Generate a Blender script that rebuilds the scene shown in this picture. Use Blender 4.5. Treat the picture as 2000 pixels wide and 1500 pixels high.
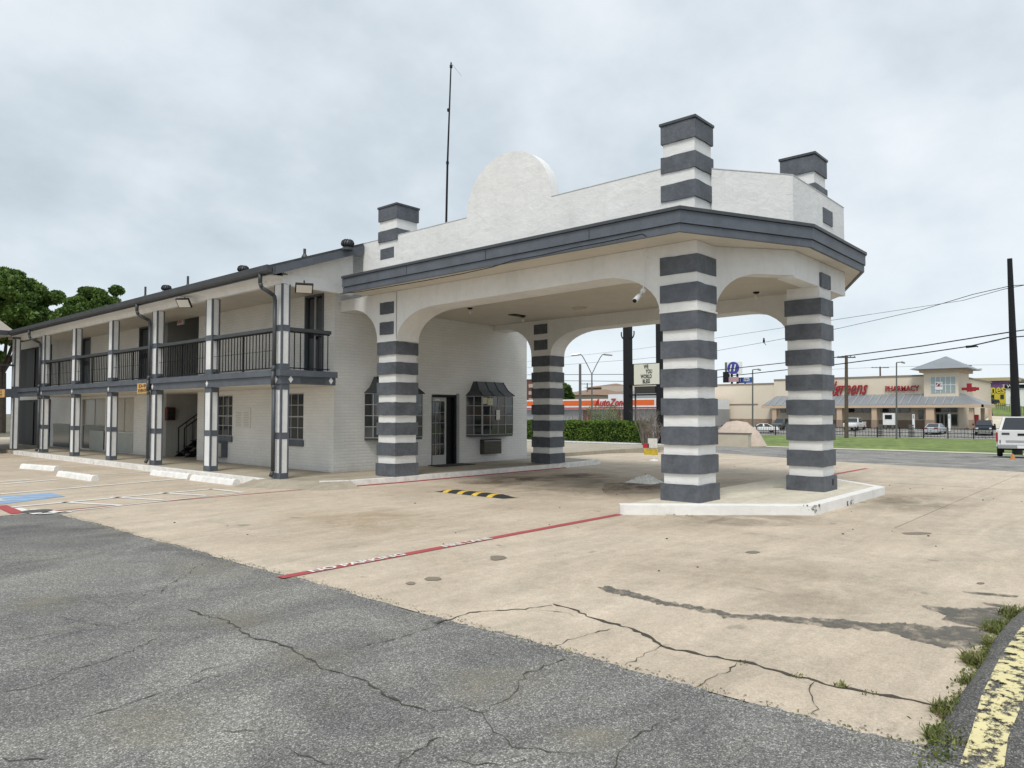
import bpy, math, random
import numpy as np
from mathutils import Vector, Matrix
random.seed(7); RNG=np.random.default_rng(7)
for o in list(bpy.data.objects): bpy.data.objects.remove(o)
SC=bpy.context.scene; COL=SC.collection
R=math.radians
# ------------------------------------------------------------------ camera
H=1.65; FPX=1428.0; YAW=0.726; PIT=0.040
cam=bpy.data.cameras.new('camera'); camo=bpy.data.objects.new('camera',cam); COL.objects.link(camo)
cam.sensor_width=36; cam.lens=FPX/2000*36; cam.clip_start=0.05; cam.clip_end=3000
camo.location=(0,0,H); camo.rotation_euler=(math.pi/2+PIT,0,YAW-math.pi/2); SC.camera=camo
# ------------------------------------------------------------------ sky, sun, exposure
SUN_EL=R(58); SUN_AZ=R(205)      # direction towards the sun, counted from +X
w=bpy.data.worlds.new('World'); SC.world=w; w.use_nodes=True
nt=w.node_tree; nt.nodes.clear()
def N(t,ty,**k):
    n=t.nodes.new(ty)
    for a,b in k.items(): setattr(n,a,b)
    return n
def ramp(t,stops,interp='LINEAR'):
    n=t.nodes.new('ShaderNodeValToRGB'); n.color_ramp.interpolation=interp
    e=n.color_ramp.elements
    while len(e)<len(stops): e.new(.5)
    for i,(p,c) in enumerate(stops):
        e[i].position=p; e[i].color=(c,c,c,1) if isinstance(c,(int,float)) else (*c,1)
    return n
wo=N(nt,'ShaderNodeOutputWorld'); bg=N(nt,'ShaderNodeBackground'); bg.inputs[1].default_value=0.1
sky=N(nt,'ShaderNodeTexSky'); sky.sky_type='NISHITA'; sky.sun_disc=False
sky.sun_elevation=SUN_EL; sky.sun_rotation=math.pi/2-SUN_AZ
tc=N(nt,'ShaderNodeTexCoord'); sx=N(nt,'ShaderNodeSeparateXYZ'); nt.links.new(tc.outputs['Generated'],sx.inputs[0])
mx=N(nt,'ShaderNodeMath',operation='MAXIMUM'); nt.links.new(sx.outputs[2],mx.inputs[0]); mx.inputs[1].default_value=0.0
ad=N(nt,'ShaderNodeMath',operation='ADD'); nt.links.new(mx.outputs[0],ad.inputs[0]); ad.inputs[1].default_value=0.42
dx=N(nt,'ShaderNodeMath',operation='DIVIDE'); nt.links.new(sx.outputs[0],dx.inputs[0]); nt.links.new(ad.outputs[0],dx.inputs[1])
dy=N(nt,'ShaderNodeMath',operation='DIVIDE'); nt.links.new(sx.outputs[1],dy.inputs[0]); nt.links.new(ad.outputs[0],dy.inputs[1])
cx=N(nt,'ShaderNodeCombineXYZ'); nt.links.new(dx.outputs[0],cx.inputs[0]); nt.links.new(dy.outputs[0],cx.inputs[1]); cx.inputs[2].default_value=3.3
n1=N(nt,'ShaderNodeTexNoise'); n1.inputs['Scale'].default_value=1.6; n1.inputs['Detail'].default_value=6; n1.inputs['Roughness'].default_value=.5; n1.inputs['Distortion'].default_value=.1
n2=N(nt,'ShaderNodeTexNoise'); n2.inputs['Scale'].default_value=4.2; n2.inputs['Detail'].default_value=6; n2.inputs['Roughness'].default_value=.55
for n in (n1,n2): nt.links.new(cx.outputs[0],n.inputs['Vector'])
mixn=N(nt,'ShaderNodeMix'); mixn.data_type='FLOAT'; mixn.inputs[0].default_value=.38
nt.links.new(n1.outputs[0],mixn.inputs[2]); nt.links.new(n2.outputs[0],mixn.inputs[3])
cr=ramp(nt,[(.33,(4.05,4.65,5.1)),(.44,(4.95,5.55,6.0)),(.54,(5.95,6.45,6.85)),(.65,(6.85,7.2,7.5))]); nt.links.new(mixn.outputs[0],cr.inputs[0])
hz=ramp(nt,[(0.0,.85),(.08,.5),(.24,0.0)]); nt.links.new(mx.outputs[0],hz.inputs[0])
mh=N(nt,'ShaderNodeMix'); mh.data_type='RGBA'; nt.links.new(hz.outputs[0],mh.inputs[0]); nt.links.new(cr.outputs[0],mh.inputs[6]); mh.inputs[7].default_value=(6.6,7.25,7.7,1)
ms=N(nt,'ShaderNodeMix'); ms.data_type='RGBA'; ms.inputs[0].default_value=.07; nt.links.new(mh.outputs[2],ms.inputs[6]); nt.links.new(sky.outputs[0],ms.inputs[7])
nt.links.new(ms.outputs[2],bg.inputs[0]); nt.links.new(bg.outputs[0],wo.inputs[0])
sl=bpy.data.lights.new('sun','SUN'); sl.energy=1.75; sl.angle=R(22); sl.color=(1,.96,.9)
so=bpy.data.objects.new('sun',sl); COL.objects.link(so); so.location=(0,0,40)
sd=Vector((math.cos(SUN_EL)*math.cos(SUN_AZ),math.cos(SUN_EL)*math.sin(SUN_AZ),math.sin(SUN_EL)))
so.rotation_euler=sd.to_track_quat('Z','Y').to_euler()
vs=SC.view_settings; vs.view_transform='Standard'; vs.look='None'; vs.exposure=0.42; vs.gamma=1; vs.use_curve_mapping=False
# ------------------------------------------------------------------ survey helpers: photograph pixel -> point on a known plane
_fw=np.array([math.cos(YAW)*math.cos(PIT),math.sin(YAW)*math.cos(PIT),math.sin(PIT)])
_rt=np.array([math.sin(YAW),-math.cos(YAW),0]); _up=np.cross(_rt,_fw); _C=np.array([0,0,H])
def ray(x,y): return _fw+_rt*(x-1000)/FPX+_up*(750-y)/FPX
def G(x,y,z=0.0): r=ray(x,y); return _C+r*(z-H)/r[2]
def PX(x,y,X): r=ray(x,y); return _C+r*X/r[0]
def PY(x,y,Y): r=ray(x,y); return _C+r*Y/r[1]
def PD(x,y,D): r=ray(x,y); return _C+r*D
# ------------------------------------------------------------------ materials
def srgb(c): return tuple((v/255/12.92 if v/255<=.04045 else ((v/255+.055)/1.055)**2.4) for v in c)
MATS={}
def mat(name,col,rough=.7,var=0.0,vs_=3.0,bump=0.0,bs=60.0,metal=0.0,spec=.5,col2=None,fine=0.0,fs=40.0,emit=0,alpha=1,stretch=None):
    if name in MATS: return MATS[name]
    m=bpy.data.materials.new(name); m.use_nodes=True; t=m.node_tree; b=t.nodes['Principled BSDF']
    b.inputs['Roughness'].default_value=rough; b.inputs['Metallic'].default_value=metal; b.inputs['Specular IOR Level'].default_value=spec
    b.inputs['Base Color'].default_value=(*col,1)
    tc=N(t,'ShaderNodeTexCoord'); src=tc.outputs['Object']
    if stretch:
        mp=N(t,'ShaderNodeMapping'); mp.inputs['Scale'].default_value=stretch; t.links.new(src,mp.inputs[0]); src=mp.outputs[0]
    if var>0:
        n=N(t,'ShaderNodeTexNoise'); n.inputs['Scale'].default_value=vs_; n.inputs['Detail'].default_value=7; n.inputs['Roughness'].default_value=.62
        t.links.new(src,n.inputs['Vector'])
        c2=col2 or tuple(c*(1-var) for c in col); c1=tuple(min(1,c*(1+var*.35)) for c in col)
        r=ramp(t,[(.3,c2),(.62,c1)]); t.links.new(n.outputs[0],r.inputs[0]); out=r.outputs[0]
        if fine>0:
            n3=N(t,'ShaderNodeTexNoise'); n3.inputs['Scale'].default_value=fs; n3.inputs['Detail'].default_value=4; t.links.new(tc.outputs['Object'],n3.inputs['Vector'])
            r3=ramp(t,[(.3,1-fine),(.7,1+fine)]); t.links.new(n3.outputs[0],r3.inputs[0])
            mm=N(t,'ShaderNodeMix'); mm.data_type='RGBA'; mm.blend_type='MULTIPLY'; mm.inputs[0].default_value=1
            t.links.new(out,mm.inputs[6]); t.links.new(r3.outputs[0],mm.inputs[7]); out=mm.outputs[2]
        t.links.new(out,b.inputs['Base Color'])
    if bump>0:
        n=N(t,'ShaderNodeTexNoise'); n.inputs['Scale'].default_value=bs; n.inputs['Detail'].default_value=5; t.links.new(tc.outputs['Object'],n.inputs['Vector'])
        bp=N(t,'ShaderNodeBump'); bp.inputs['Strength'].default_value=min(1,bump*1.0); bp.inputs['Distance'].default_value=.01; t.links.new(n.outputs[0],bp.inputs['Height']); t.links.new(bp.outputs[0],b.inputs['Normal'])
    if emit: b.inputs['Emission Color'].default_value=(*col,1); b.inputs['Emission Strength'].default_value=emit
    if alpha<1: b.inputs['Alpha'].default_value=alpha
    MATS[name]=m; return m
def mul(t,a,b,f=1.0,blend='MULTIPLY'):
    mm=N(t,'ShaderNodeMix'); mm.data_type='RGBA'; mm.blend_type=blend
    if isinstance(f,float): mm.inputs[0].default_value=f
    else: t.links.new(f,mm.inputs[0])
    for s,i in ((a,6),(b,7)):
        if isinstance(s,tuple): mm.inputs[i].default_value=(*s,1)
        else: t.links.new(s,mm.inputs[i])
    return mm.outputs[2]
def noise(t,src,scale,detail=5,rough=.6,dist=0):
    n=N(t,'ShaderNodeTexNoise'); n.inputs['Scale'].default_value=scale; n.inputs['Detail'].default_value=detail; n.inputs['Roughness'].default_value=rough; n.inputs['Distortion'].default_value=dist
    t.links.new(src,n.inputs['Vector']); return n.outputs[0]
def rmp(t,src,stops): r=ramp(t,stops); t.links.new(src,r.inputs[0]); return r.outputs[0]
def base(name,rough=.8,spec=.3):
    m=bpy.data.materials.new(name); m.use_nodes=True; t=m.node_tree; b=t.nodes['Principled BSDF']
    b.inputs['Roughness'].default_value=rough; b.inputs['Specular IOR Level'].default_value=spec
    tc=N(t,'ShaderNodeTexCoord'); MATS[name]=m; return m,t,b,tc.outputs['Object']
def bump(t,b,src,strength,dist=.01,prev=None):
    bp=N(t,'ShaderNodeBump'); bp.inputs['Strength'].default_value=strength; bp.inputs['Distance'].default_value=dist
    t.links.new(src,bp.inputs['Height'])
    if prev is not None: t.links.new(prev,bp.inputs['Normal'])
    t.links.new(bp.outputs[0],b.inputs['Normal']); return bp.outputs[0]
def mapped(t,src,scale,rot=(0,0,0)):
    mp=N(t,'ShaderNodeMapping'); mp.inputs['Scale'].default_value=scale; mp.inputs['Rotation'].default_value=rot; t.links.new(src,mp.inputs[0]); return mp.outputs[0]
# asphalt
def mk_asphalt(name,dark=1.0,warm=1.0):
    m,t,b,o=base(name,.9,.25)
    big=rmp(t,noise(t,mapped(t,o,(.8,1.3,1),(0,0,R(30))),.62,7,.66,1.1),[(.32,(.125*dark,.123*dark,.12*dark)),(.47,(.19*dark,.185*dark,.176*dark)),(.64,(.27*dark,.262*dark,.24*dark))])
    dust=rmp(t,noise(t,mapped(t,o,(.35,1.1,1),(0,0,R(20))),1.3,6,.7,.8),[(.50,0.0),(.72,.35)])
    c=mul(t,big,(.27*warm,.25*warm,.20),dust,'MIX')
    v=N(t,'ShaderNodeTexVoronoi'); v.inputs['Scale'].default_value=145; t.links.new(o,v.inputs['Vector'])
    sp=N(t,'ShaderNodeSeparateColor'); t.links.new(v.outputs['Color'],sp.inputs[0])
    agg=rmp(t,sp.outputs[0],[(.0,.48),(.5,.85),(.8,1.2),(1.0,2.2)])
    c=mul(t,c,agg); c=mul(t,c,rmp(t,noise(t,o,38,3,.7),[(.3,.72),(.7,1.28)]))
    t.links.new(c,b.inputs['Base Color'])
    p=bump(t,b,sp.outputs[0],.55,.006); bump(t,b,noise(t,o,9,5,.7),.35,.02,p); return m
# concrete
def mk_concrete(name,c1=(.47,.39,.30),c2=(.58,.495,.39),joints=True):
    m,t,b,o=base(name,.85,.3)
    c=rmp(t,noise(t,o,.42,6,.6,.4),[(.3,c1),(.7,c2)])
    streak=rmp(t,noise(t,mapped(t,o,(.35,1.7,1),(0,0,R(-12))),1.1,6,.7,.9),[(.30,.84),(.6,1.05)])
    c=mul(t,c,streak)
    c=mul(t,c,rmp(t,noise(t,o,1.6,7,.72,.8),[(.32,.86),(.48,.98),(.62,1.04)]))
    c=mul(t,c,rmp(t,noise(t,o,9,6,.75),[(.3,.88),(.7,1.09)]))
    c=mul(t,c,rmp(t,noise(t,o,60,4,.8),[(.32,.76),(.5,1.0),(.68,1.16)]))
    c=mul(t,c,rmp(t,noise(t,o,190,2,.7),[(.28,.70),(.45,1.0),(.72,1.14)]))
    spot=rmp(t,noise(t,o,2.3,3,.4,.2),[(.24,.62),(.30,1.0)]); c=mul(t,c,spot)
    grime=rmp(t,noise(t,mapped(t,o,(.5,.25,1)),1.0,6,.7,.8),[(.56,0.0),(.78,.5)])
    c=mul(t,c,(.33,.30,.25),grime,'MIX')
    t.links.new(c,b.inputs['Base Color']); bump(t,b,noise(t,o,150,4,.7),.35,.004); return m
# painted brick
def mk_brick(name,axes,c=(.83,.825,.80)):
    m,t,b,o=base(name,.6,.35)
    s=N(t,'ShaderNodeSeparateXYZ'); t.links.new(o,s.inputs[0]); cb=N(t,'ShaderNodeCombineXYZ')
    t.links.new(s.outputs[axes[0]],cb.inputs[0]); t.links.new(s.outputs[axes[1]],cb.inputs[1])
    br=N(t,'ShaderNodeTexBrick'); t.links.new(cb.outputs[0],br.inputs['Vector'])
    br.inputs['Scale'].default_value=1; br.inputs['Brick Width'].default_value=.29; br.inputs['Row Height'].default_value=.082
    br.inputs['Mortar Size'].default_value=.008; br.inputs['Mortar Smooth'].default_value=.6
    br.inputs['Color1'].default_value=(1,1,1,1); br.inputs['Color2'].default_value=(.955,.955,.95,1); br.inputs['Mortar'].default_value=(.88,.88,.865,1)
    cc=rmp(t,noise(t,o,.9,6,.6),[(.3,tuple(v*.90 for v in c)),(.65,c)])
    cc=mul(t,cc,br.outputs['Color']); 
    low=N(t,'ShaderNodeMath',operation='MULTIPLY_ADD'); t.links.new(s.outputs[2],low.inputs[0]); low.inputs[1].default_value=1.6; low.inputs[2].default_value=-.1
    nn=N(t,'ShaderNodeMath',operation='ADD'); t.links.new(low.outputs[0],nn.inputs[0]); t.links.new(noise(t,o,2.5,5),nn.inputs[1])
    dirt=rmp(t,nn.outputs[0],[(.35,.80),(1.0,1.0)]); cc=mul(t,cc,dirt)
    t.links.new(cc,b.inputs['Base Color'])
    inv=N(t,'ShaderNodeMath',operation='SUBTRACT'); inv.inputs[0].default_value=1; t.links.new(br.outputs['Fac'],inv.inputs[1])
    wv=N(t,'ShaderNodeTexWave'); wv.wave_type='BANDS'; wv.bands_direction='Z'; wv.wave_profile='SIN'; wv.inputs['Scale'].default_value=math.pi*2/.082/20; wv.inputs['Distortion'].default_value=.6; wv.inputs['Detail'].default_value=3; wv.inputs['Detail Scale'].default_value=.5; t.links.new(o,wv.inputs['Vector'])
    p=bump(t,b,inv.outputs[0],.5,.008); p=bump(t,b,wv.outputs['Fac'],.18,.008,p); bump(t,b,noise(t,o,14,5,.65),.35,.015,p); return m
def mk_stucco(name,c=(.82,.818,.80),streaky=.06):
    m,t,b,o=base(name,.75,.3)
    cc=rmp(t,noise(t,o,1.1,6,.65,.5),[(.3,tuple(v*.91 for v in c)),(.65,c)])
    st=rmp(t,noise(t,mapped(t,o,(3,3,.5)),1.0,5,.65,.6),[(.30,1-streaky),(.50,1.0)]); cc=mul(t,cc,st)
    cc=mul(t,cc,rmp(t,noise(t,o,6,5,.7),[(.25,.94),(.6,1.0)]))
    t.links.new(cc,b.inputs['Base Color'])
    p=bump(t,b,noise(t,mapped(t,o,(1,1,1.5)),3.2,6,.62,.4),.5,.035); bump(t,b,noise(t,o,45,4,.6),.25,.006,p); return m
def mk_soft(name,c,amt,scale=3,lo=.35,hi=.65):
    m,t,b,o=base(name,.85,.25); b.inputs['Base Color'].default_value=(*c,1)
    tc=N(t,'ShaderNodeTexCoord'); mp=N(t,'ShaderNodeMapping'); mp.inputs['Location'].default_value=(-.5,-.5,0); t.links.new(tc.outputs['Generated'],mp.inputs[0])
    s_=N(t,'ShaderNodeSeparateXYZ'); t.links.new(mp.outputs[0],s_.inputs[0]); cb=N(t,'ShaderNodeCombineXYZ'); t.links.new(s_.outputs[0],cb.inputs[0]); t.links.new(s_.outputs[1],cb.inputs[1])
    ln=N(t,'ShaderNodeVectorMath',operation='LENGTH'); t.links.new(cb.outputs[0],ln.inputs[0])
    fall=rmp(t,ln.outputs['Value'],[(.12,1.0),(.47,0.0)]); nz=rmp(t,noise(t,o,scale,7,.7,.6),[(lo,0.0),(hi,1.0)])
    mu=N(t,'ShaderNodeMath',operation='MULTIPLY'); t.links.new(fall,mu.inputs[0]); t.links.new(nz,mu.inputs[1]); m2=N(t,'ShaderNodeMath',operation='MULTIPLY'); t.links.new(mu.outputs[0],m2.inputs[0]); m2.inputs[1].default_value=amt
    tr=N(t,'ShaderNodeBsdfTransparent'); mixs=N(t,'ShaderNodeMixShader'); t.links.new(m2.outputs[0],mixs.inputs[0]); t.links.new(tr.outputs[0],mixs.inputs[1]); t.links.new(b.outputs[0],mixs.inputs[2]); t.links.new(mixs.outputs[0],t.nodes['Material Output'].inputs[0]); return m
ASPH=mk_asphalt('old_asphalt'); ASPH2=mk_asphalt('dark_asphalt',.62); ROADM=mk_asphalt('road_asphalt',1.25)
CONC=mk_concrete('tan_concrete'); WALK=mk_concrete('walk_concrete',(.33,.29,.225),(.45,.40,.32)); PALE=mk_concrete('pale_concrete',(.58,.54,.44),(.70,.65,.54))
BRX=mk_brick('painted_brick_side',(1,2)); BRY=mk_brick('painted_brick_end',(0,2))
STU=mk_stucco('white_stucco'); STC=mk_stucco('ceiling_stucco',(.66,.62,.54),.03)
GREY=mat('slate_paint',(.10,.115,.137),.55,.22,2.5,.25,30,fine=.06,fs=25)
GREYS=mat('slate_stucco',(.102,.112,.130),.65,.32,3.0,.7,20,fine=.12,fs=14)
GREYD=mat('dark_grey_paint',(.055,.062,.07),.5,.2,3)
TRIM=mat('white_trim',(.78,.785,.78),.5,.08,4,.1,40)
CREAM=mat('cream_soffit',(.66,.62,.54),.7,.08,2)
BLACK=mat('black_metal',(.012,.013,.015),.6,.2,6,spec=.25)
DARKIN=mat('dark_interior',(.03,.032,.035),.8)
GLASS=mat('dark_glass',(.022,.026,.028),.06,spec=.9)
GL2=mat('brown_glass',(.06,.045,.035),.12,spec=.8); GL3=mat('grey_glass',(.09,.095,.095),.1,spec=.9)
def pg(): return random.choice((GLASS,GLASS,GL2,GLASS,GL3))
CURT=mat('curtain_glass',(.50,.47,.40),.25,.1,2,spec=.8)
WHITEP=mat('worn_white_paint',(.80,.79,.76),.7,.2,6,.2,60,fine=.05)
ROOFM=mat('dark_shingle',(.06,.066,.068),.85,.35,5,.5,80)
TANSH=mat('tan_shingle',(.36,.33,.28),.9,.25,6,.5,60,stretch=(1,1,6))
ALU=mat('mill_aluminium',(.5,.5,.5),.35,metal=.8)
YEL=mat('faded_yellow',(.72,.60,.22),.8,.25,12,.3,60)
def mk_worn(name,c,amt=.35,scale=7):
    m,t,b,o=base(name,.75,.3)
    cc=rmp(t,noise(t,o,2.0,5),[(.3,tuple(v*.82 for v in c)),(.7,c)]); t.links.new(cc,b.inputs['Base Color'])
    a=noise(t,o,scale,8,.75); r=rmp(t,a,[(amt-.04,0.0),(amt+.03,1.0)])
    tr=N(t,'ShaderNodeBsdfTransparent'); mixs=N(t,'ShaderNodeMixShader'); t.links.new(r,mixs.inputs[0]); t.links.new(tr.outputs[0],mixs.inputs[1]); t.links.new(b.outputs[0],mixs.inputs[2])
    t.links.new(mixs.outputs[0],t.nodes['Material Output'].inputs[0]); return m
LINEW=mk_worn('line_white',(.80,.78,.73),.30,9); LINER=mk_worn('line_red',(.43,.085,.09),.30,9); LINEB=mk_worn('line_blue',(.27,.42,.62),.33,6)
LINEY=mk_worn('line_yellow',(.70,.62,.34),.49,12); STAIN=mk_worn('damp_stain',(.15,.145,.13),.40,3.0); STAIN2=mk_soft('oil_stain',(.17,.125,.09),.75,1.6,.38,.6)
CRACK=mk_worn('crack_dirt',(.07,.062,.048),.38,22)
# ------------------------------------------------------------------ mesh helpers
class MB:
    def __init__(s): s.v=[]; s.f=[]
    def add(s,vs,fs):
        k=len(s.v); s.v+= [tuple(map(float,p)) for p in vs]; s.f+=[tuple(i+k for i in f) for f in fs]; return s
    def box(s,x0,x1,y0,y1,z0,z1):
        return s.add([(x0,y0,z0),(x1,y0,z0),(x1,y1,z0),(x0,y1,z0),(x0,y0,z1),(x1,y0,z1),(x1,y1,z1),(x0,y1,z1)],[(0,3,2,1),(4,5,6,7),(0,1,5,4),(1,2,6,5),(2,3,7,6),(3,0,4,7)])
    def prism(s,pts,ax,a0,a1):
        def P(p,a): return (a,p[0],p[1]) if ax=='x' else ((p[0],a,p[1]) if ax=='y' else (p[0],p[1],a))
        n=len(pts); vs=[P(p,a0) for p in pts]+[P(p,a1) for p in pts]
        fs=[tuple(range(n))[::-1],tuple(range(n,2*n))]+[(i,(i+1)%n,n+(i+1)%n,n+i) for i in range(n)]
        return s.add(vs,fs)
    def slab(s,p,q,t,prof):   # vertical wall standing on plan line p->q, thickness t to the left; prof=[(s,z)..]
        d=Vector((q[0]-p[0],q[1]-p[1])); L=d.length; d/=L; nn=Vector((-d.y,d.x))*t
        vs=[(p[0]+d.x*a,p[1]+d.y*a,z) for a,z in prof]+[(p[0]+d.x*a+nn.x,p[1]+d.y*a+nn.y,z) for a,z in prof]; n=len(prof)
        return s.add(vs,[tuple(range(n))[::-1],tuple(range(n,2*n))]+[(i,(i+1)%n,n+(i+1)%n,n+i) for i in range(n)])
    def tube(s,p,q,r,n=8,r2=None):
        p=Vector(p);q=Vector(q);r2=r if r2 is None else r2; d=(q-p).normalized(); u=d.orthogonal().normalized(); w_=d.cross(u)
        vs=[]
        for c,rr in ((p,r),(q,r2)):
            for i in range(n): a=2*math.pi*i/n; vs.append(c+u*(rr*math.cos(a))+w_*(rr*math.sin(a)))
        return s.add(vs,[(i,(i+1)%n,n+(i+1)%n,n+i) for i in range(n)]+[tuple(range(n))[::-1],tuple(range(n,2*n))])
    def path(s,pts,r,n=6):
        for a,b in zip(pts[:-1],pts[1:]): s.tube(a,b,r,n)
        return s
    def lathe(s,c,prof,n=16,ax='z'):
        vs=[];k=len(prof)
        for i in range(n):
            a=2*math.pi*i/n
            for r_,h in prof:
                if ax=='z': vs.append((c[0]+r_*math.cos(a),c[1]+r_*math.sin(a),c[2]+h))
                elif ax=='y': vs.append((c[0]+r_*math.cos(a),c[1]+h,c[2]+r_*math.sin(a)))
                else: vs.append((c[0]+h,c[1]+r_*math.cos(a),c[2]+r_*math.sin(a)))
        fs=[(i*k+j,((i+1)%n)*k+j,((i+1)%n)*k+j+1,i*k+j+1) for i in range(n) for j in range(k-1)]
        fs+=[tuple(i*k for i in range(n))[::-1],tuple(i*k+k-1 for i in range(n))]
        return s.add(vs,fs)
    def build(s,name,m,parent=None,smooth=False,bevel=0,**props):
        me=bpy.data.meshes.new(name); me.from_pydata(s.v,[],s.f); me.materials.append(m)
        if smooth: me.polygons.foreach_set('use_smooth',[True]*len(me.polygons))
        import bmesh
        b=bmesh.new(); b.from_mesh(me); bmesh.ops.recalc_face_normals(b,faces=b.faces[:])
        if bevel: bmesh.ops.bevel(b,geom=b.edges[:],offset=bevel,segments=2,affect='EDGES',profile=.6)
        b.to_mesh(me); b.free()
        o=bpy.data.objects.new(name,me); COL.objects.link(o)
        if parent is not None:
            o.parent=parent
            if parent.type=='EMPTY' and parent.get('_w'): o.matrix_parent_inverse=Matrix.Translation(-Vector(parent.location))
        for k,v in props.items(): o[k]=v
        return o
def thing(name,label,cat,loc=(0,0,0),rz=0,group=None,local=False):
    o=bpy.data.objects.new(name,None); o.empty_display_size=.2; COL.objects.link(o); o.location=loc; o.rotation_euler=(0,0,rz)
    o['label']=label; o['category']=cat
    if group: o['group']=group
    if not local: o['_w']=1
    return o
def tag(o,label,cat,group=None):
    o['label']=label; o['category']=cat
    if group: o['group']=group
    return o
def copy_tree(o,parent=None):
    c=o.copy(); COL.objects.link(c); c.parent=parent
    if parent is not None: c.matrix_parent_inverse=o.matrix_parent_inverse.copy()
    for ch in o.children: copy_tree(ch,c)
    return c
def struct(o): o['kind']='structure'; return o
def text_mesh(s,size,ext=.01,shear=0,offset=0,space=1):
    cu=bpy.data.curves.new('lettering','FONT'); cu.body=s; cu.size=size; cu.extrude=ext; cu.shear=shear; cu.offset=offset; cu.align_x='CENTER'; cu.align_y='CENTER'; cu.space_character=space; cu.resolution_u=3
    ob=bpy.data.objects.new('lettering',cu); COL.objects.link(ob)
    bpy.context.view_layer.update()
    me=bpy.data.meshes.new_from_object(ob.evaluated_get(bpy.context.evaluated_depsgraph_get())); bpy.data.objects.remove(ob); bpy.data.curves.remove(cu); return me
def lettering(s,size,m,loc,rot,parent,ext=.01,shear=0,offset=0,sx=1,space=1,name='lettering'):
    me=text_mesh(s,size,ext,shear,offset,space); me.materials.clear(); me.materials.append(m)
    me.transform(Matrix.Translation(loc)@Matrix(rot).to_4x4()@Matrix.Diagonal((sx,1,1,1)))
    o=bpy.data.objects.new(name,me); COL.objects.link(o)
    if parent is not None:
        o.parent=parent
        if parent.type=='EMPTY' and parent.get('_w'): o.matrix_parent_inverse=Matrix.Translation(-Vector(parent.location))
    return o
# text frames: columns = text right, text up, text out
FACE_mX=((0,0,-1),(-1,0,0),(0,1,0))    # on a wall that faces -X (reads towards -Y)
FACE_mY=((1,0,0),(0,0,-1),(0,1,0))     # on a wall that faces -Y (reads towards +X)
# ------------------------------------------------------------------ terrain
PROF=[(-200,0),(25,0),(42,-.45),(52,-.85),(60,-1.1),(100,-1.38),(127,-.68),(200,-.6),(2500,-.6)]
def zg(X): return float(np.interp(X,[p[0] for p in PROF],[p[1] for p in PROF]))
def sheet(name,poly_x0,poly_x1,y0,y1,dz,m,parent=None,y0b=None):
    xs=sorted({poly_x0,poly_x1}|{p[0] for p in PROF if poly_x0<p[0]<poly_x1}); mb=MB()
    for a,b in zip(xs[:-1],xs[1:]): mb.add([(a,y0,zg(a)+dz),(b,y0,zg(b)+dz),(b,y1,zg(b)+dz),(a,y1,zg(a)+dz)],[(0,1,2,3)])
    return struct(mb.build(name,m,parent))
GRASSM=mat('lawn',(.15,.205,.045),.95,.45,.35,.6,6,col2=(.085,.125,.03),fine=.45,fs=1.5)
DIRT=mat('dry_ground',(.16,.15,.10),.95,.4,.05)
sheet('ground',-200,2500,-1500,2500,-.03,DIRT)
asph=sheet('asphalt_lot',-60,4.06,-60,13.95,0,ASPH); sheet('concrete_parking',-60,4.06,13.95,60,.006,CONC)
sheet('asphalt_lane',4.06,25,-30,.62,-.001,ASPH2)
conc=MB(); 
pts=[(4.06,.62),(24.0,.62),(26.5,8),(33,18),(37,24),(37,60),(4.06,60)]
conc.add([(x,y,zg(x)+.004) for x,y in pts],[tuple(range(7))])
# concrete follows the slope beyond 25 m
conc=MB()
def clipy(x): return float(np.interp(x,[4.06,24,26.5,33,37],[.62,.62,8,18,24]))
xs=[4.06,24,25,26.5,29,33,37]
for a,b in zip(xs[:-1],xs[1:]): conc.add([(a,clipy(a),zg(a)+.006),(b,clipy(b),zg(b)+.006),(b,60,zg(b)+.006),(a,60,zg(a)+.006)],[(0,1,2,3)])
conc=struct(conc.build('concrete_lot',CONC))
sheet('drive_apron',24,37,-40,25,.0,ROADM)
sheet('road',37,54,-200,60,.0,ROADM)
sheet('grass_verge',54,55.5,-200,26,.012,GRASSM)
sheet('pavement',55.5,60,-200,26,.02,PALE)
sheet('lawn_slope',60,100,-200,200,.012,GRASSM)
sheet('store_parking_lot',100,128,-200,60,.012,ROADM)
sheet('far_parking_lot',58,110,40,140,.03,ROADM)
# joint lines of the concrete slabs
jl=MB()
jl.box(18.9,18.908,.7,13.3,.007,.009); jl.box(11.5,24,2.9,2.907,.007,.009)
jl.build('expansion_joint',mat('joint_fill',(.20,.17,.13),.9),conc)
# jagged crack ribbons
def ribbon(pts,w_,z,jit=.02,seg=.05):
    P=[Vector((a[0],a[1])) for a in pts]; out=[]
    for a,b in zip(P[:-1],P[1:]):
        n=max(1,int((b-a).length/seg))
        for i in range(n): out.append(a.lerp(b,i/n))
    out.append(P[-1]); L=[];Rr=[]
    for i,p in enumerate(out):
        d=(out[min(i+1,len(out)-1)]-out[max(i-1,0)]).normalized(); nrm=Vector((-d.y,d.x)); q=p+nrm*(random.uniform(-jit,jit)+jit*1.2*math.sin(i*.37+len(out)))
        ww=w_*random.choice((.3,.5,.8,1.0,1.5,.6))*random.uniform(.7,1.2)*(.3 if i in (0,len(out)-1) else 1); L.append((*(q+nrm*ww/2),z)); Rr.append((*(q-nrm*ww/2),z))
    n=len(out); return L+Rr,[(i,i+1,n+i+1,n+i) for i in range(n-1)]
def crack(pxs,w_,parent,z=.010,name='crack',m=CRACK,jit=.02):
    mb=MB(); mb.add(*ribbon([G(*p) for p in pxs],w_,z,jit)); return mb.build(name,m,parent)
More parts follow.
